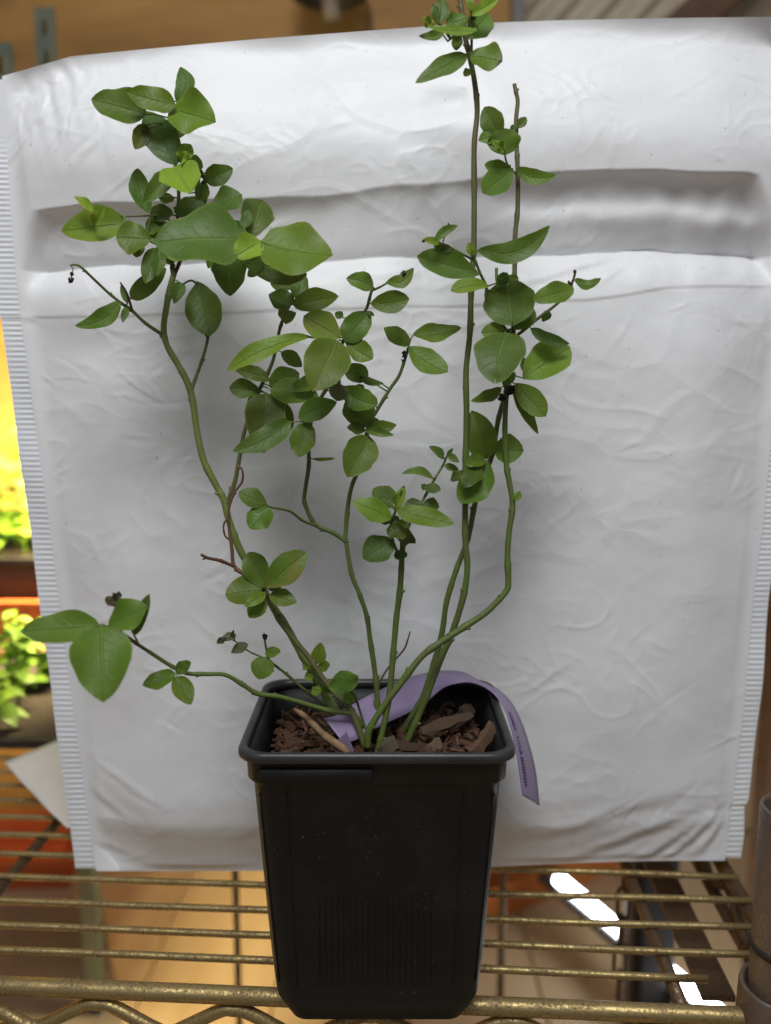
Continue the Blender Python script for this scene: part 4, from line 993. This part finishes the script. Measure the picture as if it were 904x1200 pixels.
# --- lower left
A += [('low_left', 118, 734, 24, 740, 35, 'm', 8, dict(shape='e', tilt=.5)), ('low_left', 119, 734, 121, 823, 62, 'm', 10, dict(shape='v', tilt=.25, fold=.14)), ('low_left', 127, 734, 173, 711, 31, 'm', 3, dict(shape='o')), ('low_petiole', 157, 745, 175, 696, 14, 'd', 0, dict(shape='e', fold=.5)),
 ('low_left', 141, 704, 123, 704, 14, 'k', -2, dict(wav=.5, brown=.9)), ('low_left', 141, 702, 134, 695, 9, 'k', -2, dict(brown=.9, wav=.5)), ('low_left', 206, 790, 167, 803, 19, 'm', 4, dict(bend=-.05)), ('low_left', 206, 788, 224, 776, 14, 'm', 3, dict(shape='r')), ('low_left', 206, 793, 224, 826, 22, 'm', 6, {}),
 ('brown_cane', 311, 689, 291, 647, 27, 'm', 2, dict(shape='o', tilt=.1)), ('brown_cane', 312, 688, 359, 647, 32, 'm', 8, dict(shape='o', red=.4)), ('brown_cane', 307, 691, 264, 697, 29, 'm', 4, dict(shape='o')), ('brown_cane', 311, 695, 287, 711, 13, 'y', 9, {}),
 ('brown_cane', 310, 701, 292, 724, 20, 'm', 5, dict(shape='r')), ('brown_cane', 316, 697, 348, 706, 19, 'm', 5, {}), ('brown_cane', 314, 690, 330, 688, 9, 'd', 0, {}),
 ('thin_left', 313, 770, 303, 796, 25, 'm', 5, dict(shape='r')), ('thin_left', 311, 766, 329, 763, 12, 'm', 3, dict(shape='r')), ('thin_left2', 291, 755, 271, 765, 11, 'g', 2, dict(brown=.08)), ('thin_left2', 277, 744, 258, 750, 9, 'g', 3, dict(brown=.4)), ('thin_left2', 272, 748, 274, 738, 4, 'k', 3, dict(brown=.9)), ('thin_left2', 264, 748, 254, 754, 7, 'k', 3, dict(brown=.9, wav=.4)),
 ('main', 372, 778, 376, 753, 16, 'y', 10, dict(shape='v')), ('main', 373, 783, 387, 780, 13, 'm', 8, dict(shape='r')), ('round_stalk', 406, 812, 399, 786, 32, 'b', 6, dict(shape='r', tilt=.6)), ('round_stalk', 413, 823, 404, 810, 13, 'y', 3, {}),
 ('main', 366, 790, 359, 798, 11, 'y', 6, dict(shape='r', wav=.3)), ('main', 374, 804, 368, 815, 11, 'y', 7, dict(shape='r', wav=.3)), ('main', 360, 778, 356, 786, 8, 'y', 6, dict(wav=.3)), ('main', 380, 812, 388, 802, 10, 'm', 6, {})]
# smaller leaves behind, filling the dense clusters
fr_ = random.Random(31)
for (par, px, py) in (('main_up', 195, 232), ('main_up2', 216, 246), ('main_up2', 229, 268), ('up2_right', 256, 276), ('up2_right', 300, 316), ('side_c', 331, 333), ('leaf_stalk', 182, 262), ('left_stalk2', 163, 292), ('main_up2', 226, 216), ('main_up', 198, 302), ('up2_right', 289, 256), ('up2_right', 247, 305), ('main_up', 188, 160), ('main_up', 215, 150),
                      ('side_c', 342, 421), ('side_c', 331, 484), ('side_c', 298, 472), ('mid_left', 356, 452), ('mid_left', 386, 442), ('mid_left', 374, 408), ('mid', 420, 458), ('mid', 441, 500), ('mid_left', 416, 398), ('mid', 418, 482), ('centre_l', 452, 583), ('centre_l', 470, 617), ('bent', 612, 360), ('bent', 586, 412), ('bent', 616, 428), ('second', 566, 560)):
    an = fr_.uniform(0, 6.28); L = fr_.uniform(18, 30)
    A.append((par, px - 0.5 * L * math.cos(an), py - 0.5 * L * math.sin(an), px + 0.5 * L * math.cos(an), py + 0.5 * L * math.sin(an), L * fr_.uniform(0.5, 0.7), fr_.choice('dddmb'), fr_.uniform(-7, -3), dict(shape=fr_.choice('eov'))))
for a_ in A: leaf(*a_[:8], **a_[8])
# dried black blossom remnants
M_dry = noisy('dried_black', (0.010, 0.007, 0.005), (0.06, 0.038, 0.024), 500, 0.8, 0.6, 0.001)
def crumb(par, px, py, r, name='dried_blossom', dz=2):
    s_ = STEM[par]; q = min(s_['px'], key=lambda e: (e[0] - px) ** 2 + (e[1] - py) ** 2)
    c = P(px, py, q[2] - dz * 0.001); k = 0.8 * r / F * (c - EYE).dot(FWD)
    vs, fs = [], []
    for j in range(7):
        for i in range(10):
            th = math.pi * j / 6; ph = 2 * math.pi * i / 10
            d = Vector((math.sin(th) * math.cos(ph), math.sin(th) * math.sin(ph), math.cos(th)))
            vs.append(c + d * k * (0.75 + 1.1 * noise.noise(d * 2.6 + Vector((px, py, 0)))))
    for j in range(6):
        for i in range(10): fs.append((j * 10 + i, j * 10 + (i + 1) % 10, j * 10 + 10 + (i + 1) % 10, j * 10 + 10 + i))
    tube([q[3], (q[3] + c) / 2 + Vector((0, 0, .0005)), c], [0.0003, 0.00025, 0.0002], 5, vs, fs)
    mk(name, vs, fs, M_dry, s_['o'])
for a_ in (('bent', 576, 462, 5), ('bent', 571, 461, 4), ('bent', 588, 467, 6), ('bent', 598, 459, 6), ('bent', 601, 454, 5), ('dead_thread', 83.5, 328, 5, 'dried_blossom', 0), ('dead_thread', 84, 321, 3.5, 'dried_blossom', 0), ('mid', 474, 416, 5), ('bent_right', 668, 332, 4), ('bent_right', 674, 318, 3), ('mid_tip', 473, 320, 5), ('thin_left', 310, 746, 4.5, 'bud', 0), ('tall_tip', 556, 20, 4), ('main_up2', 236, 205, 5, 'bud'), ('main_up2', 239, 214, 4, 'bud'), ('bent_left2', 526, 264, 3), ('bent_left2', 497, 282, 3)): crumb(*a_)

# ------------------------------------------------------------------ left background: seedling trays under a grow light
M_black = noisy('black_tray', (0.010, 0.009, 0.009), (0.022, 0.02, 0.02), 30, 0.5)
M_orange = noisy('orange_plastic', (0.42, 0.075, 0.018), (0.50, 0.10, 0.025), 8, 0.45)
M_seed = noisy('seedling_leaf', (0.12, 0.24, 0.02), (0.24, 0.38, 0.03), 30, 0.5)
def opentray(name, cx, cy, z0, sx, sy, h, mat, label, cat):
    vs, fs = [], []
    secs = []
    for (d, z) in ((-0.008, 0), (0.0, h - 0.006), (0.006, h - 0.005), (0.006, h), (-0.002, h), (-0.010, 0.004)):
        x, y = sx / 2 + d, sy / 2 + d
        secs.append([Vector((cx + a * x, cy + b * y, z0 + z)) for (a, b) in ((-1, -1), (1, -1), (1, 1), (-1, 1))])
    vs, fs = loft(secs, cap0=True, cap1=True)
    o = mk(name, vs, fs, mat, smooth=False); tag(o, label, cat); return o
def seedling(x, y, z, h, rnd, label, group):
    root = empty('seedling', (x, y, z), label, 'seedling', group)
    vs, fs = tube([Vector((x, y, z - 0.012)), Vector((x + 0.003, y, z + h * 0.5)), Vector((x + rnd.uniform(-.008, .008), y, z + h * 0.95))], [0.0016, 0.0013, 0.0008], 6)
    mk('stem', vs, fs, M_seed, root)
    for k in range(24):
        zz = z + h * (0.22 + 0.78 * k / 23); ang = k * 2.4 + rnd.uniform(-.4, .4); L = rnd.uniform(0.020, 0.036) * min(1, 0.55 + h * 4) * (1.05 - 0.015 * k); tl = rnd.uniform(-.2, .6)
        d = Vector((math.cos(ang) * math.cos(tl), math.sin(ang) * math.cos(tl), math.sin(tl))); s_ = Vector((-math.sin(ang), math.cos(ang), 0)); c0 = Vector((x + 0.002, y, zz))
        vv_, ff = [], []
        for i in range(6):
            t = i / 5; wv = L * 0.36 * math.sin(math.pi * (0.04 + 0.94 * t))
            m_ = c0 + d * (L * t) + Vector((0, 0, -0.35 * L * t * t))
            vv_ += [m_ - s_ * wv + Vector((0, 0, wv * .3)), m_, m_ + s_ * wv + Vector((0, 0, wv * .3))]
        for i in range(5): ff += [(3 * i, 3 * i + 1, 3 * i + 4, 3 * i + 3), (3 * i + 1, 3 * i + 2, 3 * i + 5, 3 * i + 4)]
        mk('leaf', vv_, ff, M_seed, root)
rs = random.Random(21)
# far pair: orange tray carrying a black pot tray
to = P(0, 727, 0.84)
opentray('plant_tray', -0.33, 0.93, 0.0, 0.30, 0.16, P(0, 704, 0.85).z, M_orange, 'orange-red plastic tray on the shelf left behind the mailer', 'tray')
zt2 = P(0, 650, 0.88).z
opentray('pot_tray', -0.33, 0.93, 0.005, 0.27, 0.13, zt2 - 0.005, M_black, 'black pot tray standing inside the orange tray', 'tray')
vs, fs = box(-0.33, 0.93, zt2 - 0.016, 0.258, 0.118, 0.006)
o = mk('potting_mix', vs, fs, M_soil, smooth=False); o['kind'] = 'stuff'; tag(o, 'dark potting mix in the black pot tray behind the mailer', 'soil')
for i in (0, 1, 2, 3, 7, 8, 9, 10):
    seedling(-0.445 + (i % 7) * 0.034 + rs.uniform(-.006, .006), 0.895 + (i // 7) * 0.06 + rs.uniform(-.01, .01), zt2 - 0.013, rs.uniform(0.10, 0.145), rs, 'leafy green seedling growing in the black pot tray', 'seedlings in the black tray')
# near tray with low lettuce-green seedlings
opentray('seed_tray', -0.275, 0.66, 0.0, 0.20, 0.17, 0.012, M_black, 'low black seed tray on the wire shelf', 'tray')
vs, fs = box(-0.275, 0.66, 0.0085, 0.188, 0.158, 0.004)
o = mk('potting_mix', vs, fs, M_soil, smooth=False); o['kind'] = 'stuff'; tag(o, 'dark potting mix in the low seed tray', 'soil')
for i in (0, 1, 2, 5, 6, 7, 10, 11, 12):
    seedling(-0.355 + (i % 5) * 0.036 + rs.uniform(-.008, .008), 0.60 + (i // 5) * 0.05 + rs.uniform(-.01, .01), 0.0095, rs.uniform(0.045, 0.065), rs, 'bright green seedling growing in the low black seed tray', 'seedlings in the low seed tray')
# grow light over the trays
gl = empty('grow_light', (-0.20, 0.86, 0.33), 'grow light bar over the seedling trays behind the mailer', 'grow light')
vs, fs = box(-0.20, 0.86, 0.345, 0.07, 0.36, 0.03, bev=0.004); mk('housing', vs, fs, noisy('white_enamel', (0.6, 0.6, 0.6), (0.7, 0.7, 0.7), 10, 0.4), gl, smooth=False)
area('grow_light_lamp', (-0.20, 0.86, 0.325), (-0.44, 0.90, 0.14), 0.06, 0.30, 26.0, (1.0, 0.85, 0.44), 128)
for yy in (0.72, 1.0):
    vs, fs = box(-0.185, yy, 0.18, 0.012, 0.012, 0.36, bev=0.001); mk('stand', vs, fs, M_black, gl, smooth=False)
# translucent white bag corner lying on the shelf
M_bag = noisy('dull_white_film', (0.58, 0.55, 0.49), (0.66, 0.63, 0.57), 14, 0.5)
Q = [P(4, 893, 0.515), P(120, 850, 0.56), P(150, 960, 0.47), P(78, 972, 0.452)]
vs, fs = [], []
n = 16
for j in range(n + 1):
    for i in range(n + 1):
        a, b = i / n, j / n
        p = Q[0] * (1 - a) * (1 - b) + Q[1] * a * (1 - b) + Q[2] * a * b + Q[3] * (1 - a) * b
        p = p + Vector((0, -0.002 * noise.noise(p * 40), 0.006 * noise.noise(p * 22) + 0.004 * math.sin(math.pi * a) * math.sin(math.pi * b)))
        vs.append(p)
for j in range(n):
    for i in range(n):
        k = j * (n + 1) + i; fs.append((k, k + n + 1, k + n + 2, k + 1))
o = mk('plastic_bag', vs, fs, M_bag); tag(o, 'pale crumpled plastic bag corner poking out behind the mailer', 'bag')
so = o.modifiers.new('thick', 'SOLIDIFY'); so.thickness = 0.0008

# ------------------------------------------------------------------ below the shelf
def floor_pt(px, py, z): return G(px, py, z)
# black upright post
p = G(765, 1100, -0.30)
vs, fs = box(p.x, p.y, (FZ - 0.02) / 2, 0.036, 0.036, abs(FZ) - 0.04, bev=0.003)
tag(mk('support_post', vs, fs, noisy('charcoal_paint', (0.020, 0.018, 0.017), (0.035, 0.031, 0.028), 30, 0.9, spec=0.2), smooth=False), 'black square support post standing under the shelf', 'post')
p = G(741, 1100, -0.30)
vs, fs = box(p.x, p.y + 0.01, (FZ - 0.02) / 2, 0.008, 0.018, abs(FZ) - 0.04, bev=0.002)
tag(mk('wooden_batten', vs, fs, noisy('grey_batten', (0.13, 0.10, 0.075), (0.20, 0.16, 0.12), 30, 0.6), smooth=False), 'grey-brown batten beside the black support post', 'batten')
# hanging chain
cy_ = 0.50
ctop = P(733, 1008, cy_); root = empty('hanging_chain', (ctop.x, ctop.y, ctop.z), 'steel link chain hanging below the wire shelf', 'chain')
def link(c, rot):
    pts = []
    for k in range(25):
        g = 2 * math.pi * k / 24
        x = 0.0042 * math.cos(g); z = 0.0042 * math.sin(g) + (0.0072 if math.sin(g) > 0 else -0.0072)
        pts.append(c + Vector((x * math.cos(rot), x * math.sin(rot), z)))
    vs, fs = tube(pts, 0.0013, 6, caps=False); return mk('link', vs, fs, M_rust, root)
z = -0.008
k = 0
while z > P(733, 1160, cy_).z - 0.012:
    link(Vector((ctop.x + 0.0006 * math.sin(k), ctop.y, z)), 0.25 if k % 2 else 1.5); z -= 0.0195; k += 1
# lit tube lamp crossing under the shelf
tl0 = G(655, 1030, FZ + 0.09); tl1 = G(826, 1174, FZ + 0.09)
gl2 = empty('tube_lamp', tl0, 'glowing white tube lamp slanting under the shelf', 'lamp')
M_em = bpy.data.materials.new('lit_tube'); M_em.use_nodes = True
b_ = M_em.node_tree.nodes['Principled BSDF']; b_.inputs['Emission Color'].default_value = (0.86, 0.93, 1, 1); b_.inputs['Emission Strength'].default_value = 18.0; b_.inputs['Base Color'].default_value = (0.8, 0.8, 0.8, 1)
d = (tl1 - tl0); ang = math.atan2(d.y, d.x)
vs, fs = tube([tl0, tl0 + d * 0.5, tl1 + d * 0.8], 0.0075, 14); mk('glass_tube', vs, fs, M_em, gl2)
vs, fs = box(*(tl0 + d * 0.85 + Vector((0, 0, -0.0145))), d.length * 2.0, 0.016, 0.012, M=Matrix.Rotation(ang, 3, 'Z'), bev=0.003); mk('housing', vs, fs, M_black, gl2, smooth=False)
for s_ in (0.62, 1.6):
    q = tl0 + d * s_; vs, fs = box(q.x, q.y, (q.z - 0.031 + FZ) / 2, 0.02, 0.02, q.z - 0.031 - FZ, bev=0.002); mk('stand', vs, fs, M_black, gl2, smooth=False)
# orange bins
def bin_(pts, ztop, h, mat, label):
    """four photo positions of the rim at height ztop"""
    top = [G(px, py, ztop) for px, py in pts]; c = sum(top, Vector()) / 4
    secs = []
    for (k, z) in ((0.86, ztop - h), (0.98, ztop - 0.012), (1.03, ztop - 0.011), (1.03, ztop), (0.97, ztop), (0.84, ztop - h + 0.004)):
        secs.append([Vector((c.x + (p.x - c.x) * k, c.y + (p.y - c.y) * k, z)) for p in top])
    vs, fs = loft(secs, cap0=True, cap1=True)
    o = mk('storage_bin', vs, fs, mat, smooth=False); tag(o, label, 'bin'); return o
bin_([(562, 1048), (640, 1020), (750, 975), (590, 950)], FZ + 0.05, 0.05, noisy('bright_orange', (0.52, 0.15, 0.03), (0.60, 0.19, 0.04), 6, 0.45), 'orange plastic bin on the floor behind the black pot')
bin_([(-60, 1012), (90, 1006), (86, 950), (-50, 952)], FZ + 0.05, 0.05, M_orange, 'red-orange plastic bin on the floor under the left of the shelf')
# green steel post under the left of the shelf
g0 = G(106, 1050, -0.28)
vs, fs = box(g0.x, g0.y, (FZ - 0.03) / 2, 0.017, 0.02, abs(FZ) - 0.05, bev=0.002)
tag(mk('green_leg', vs, fs, M_green, smooth=False), 'dark green steel leg beside the red-orange bin', 'leg')
# thin grey-brown sheet making the lower left of the floor darker
vs, fs = [], []
cs = [G(-120, 1060, FZ + 0.006), G(118, 1060, FZ + 0.006), G(150, 1230, FZ + 0.006), G(-120, 1230, FZ + 0.006)]
vs = cs + [c - Vector((0, 0, 0.006)) for c in cs]; fs = [(0, 3, 2, 1), (0, 1, 5, 4), (1, 2, 6, 5), (2, 3, 7, 6), (3, 0, 4, 7)]
tag(mk('floor_patch', vs, fs, noisy('grey_brown_patch', (0.13, 0.10, 0.075), (0.19, 0.15, 0.11), 12, 0.9), smooth=False), 'darker grey-brown patch of floor under the left of the shelf', 'mat')
# upright rods of the tier below
for px in (278, 588):
    g0 = G(px, 1100, -0.25)
    vs, fs = tube([Vector((g0.x, g0.y, FZ)), Vector((g0.x, g0.y, -0.30)), Vector((g0.x, g0.y, -0.03))], 0.0032, 8)
    tag(mk('upright_rod', vs, fs, M_rust), 'thin brown upright rod standing under the wire shelf', 'rod', 'rods under the shelf')
# brown post behind the right of the mailer
p = P(903, 880, 0.9)
vs, fs = box(p.x + 0.012, p.y, (FZ + 0.25) / 2, 0.04, 0.04, 0.25 - FZ, bev=0.003)
tag(mk('brown_post', vs, fs, noisy('brown_post_wood', (0.10, 0.05, 0.022), (0.16, 0.085, 0.04), 30, 0.6), smooth=False), 'brown wooden post standing behind the corner of the shelf', 'post')
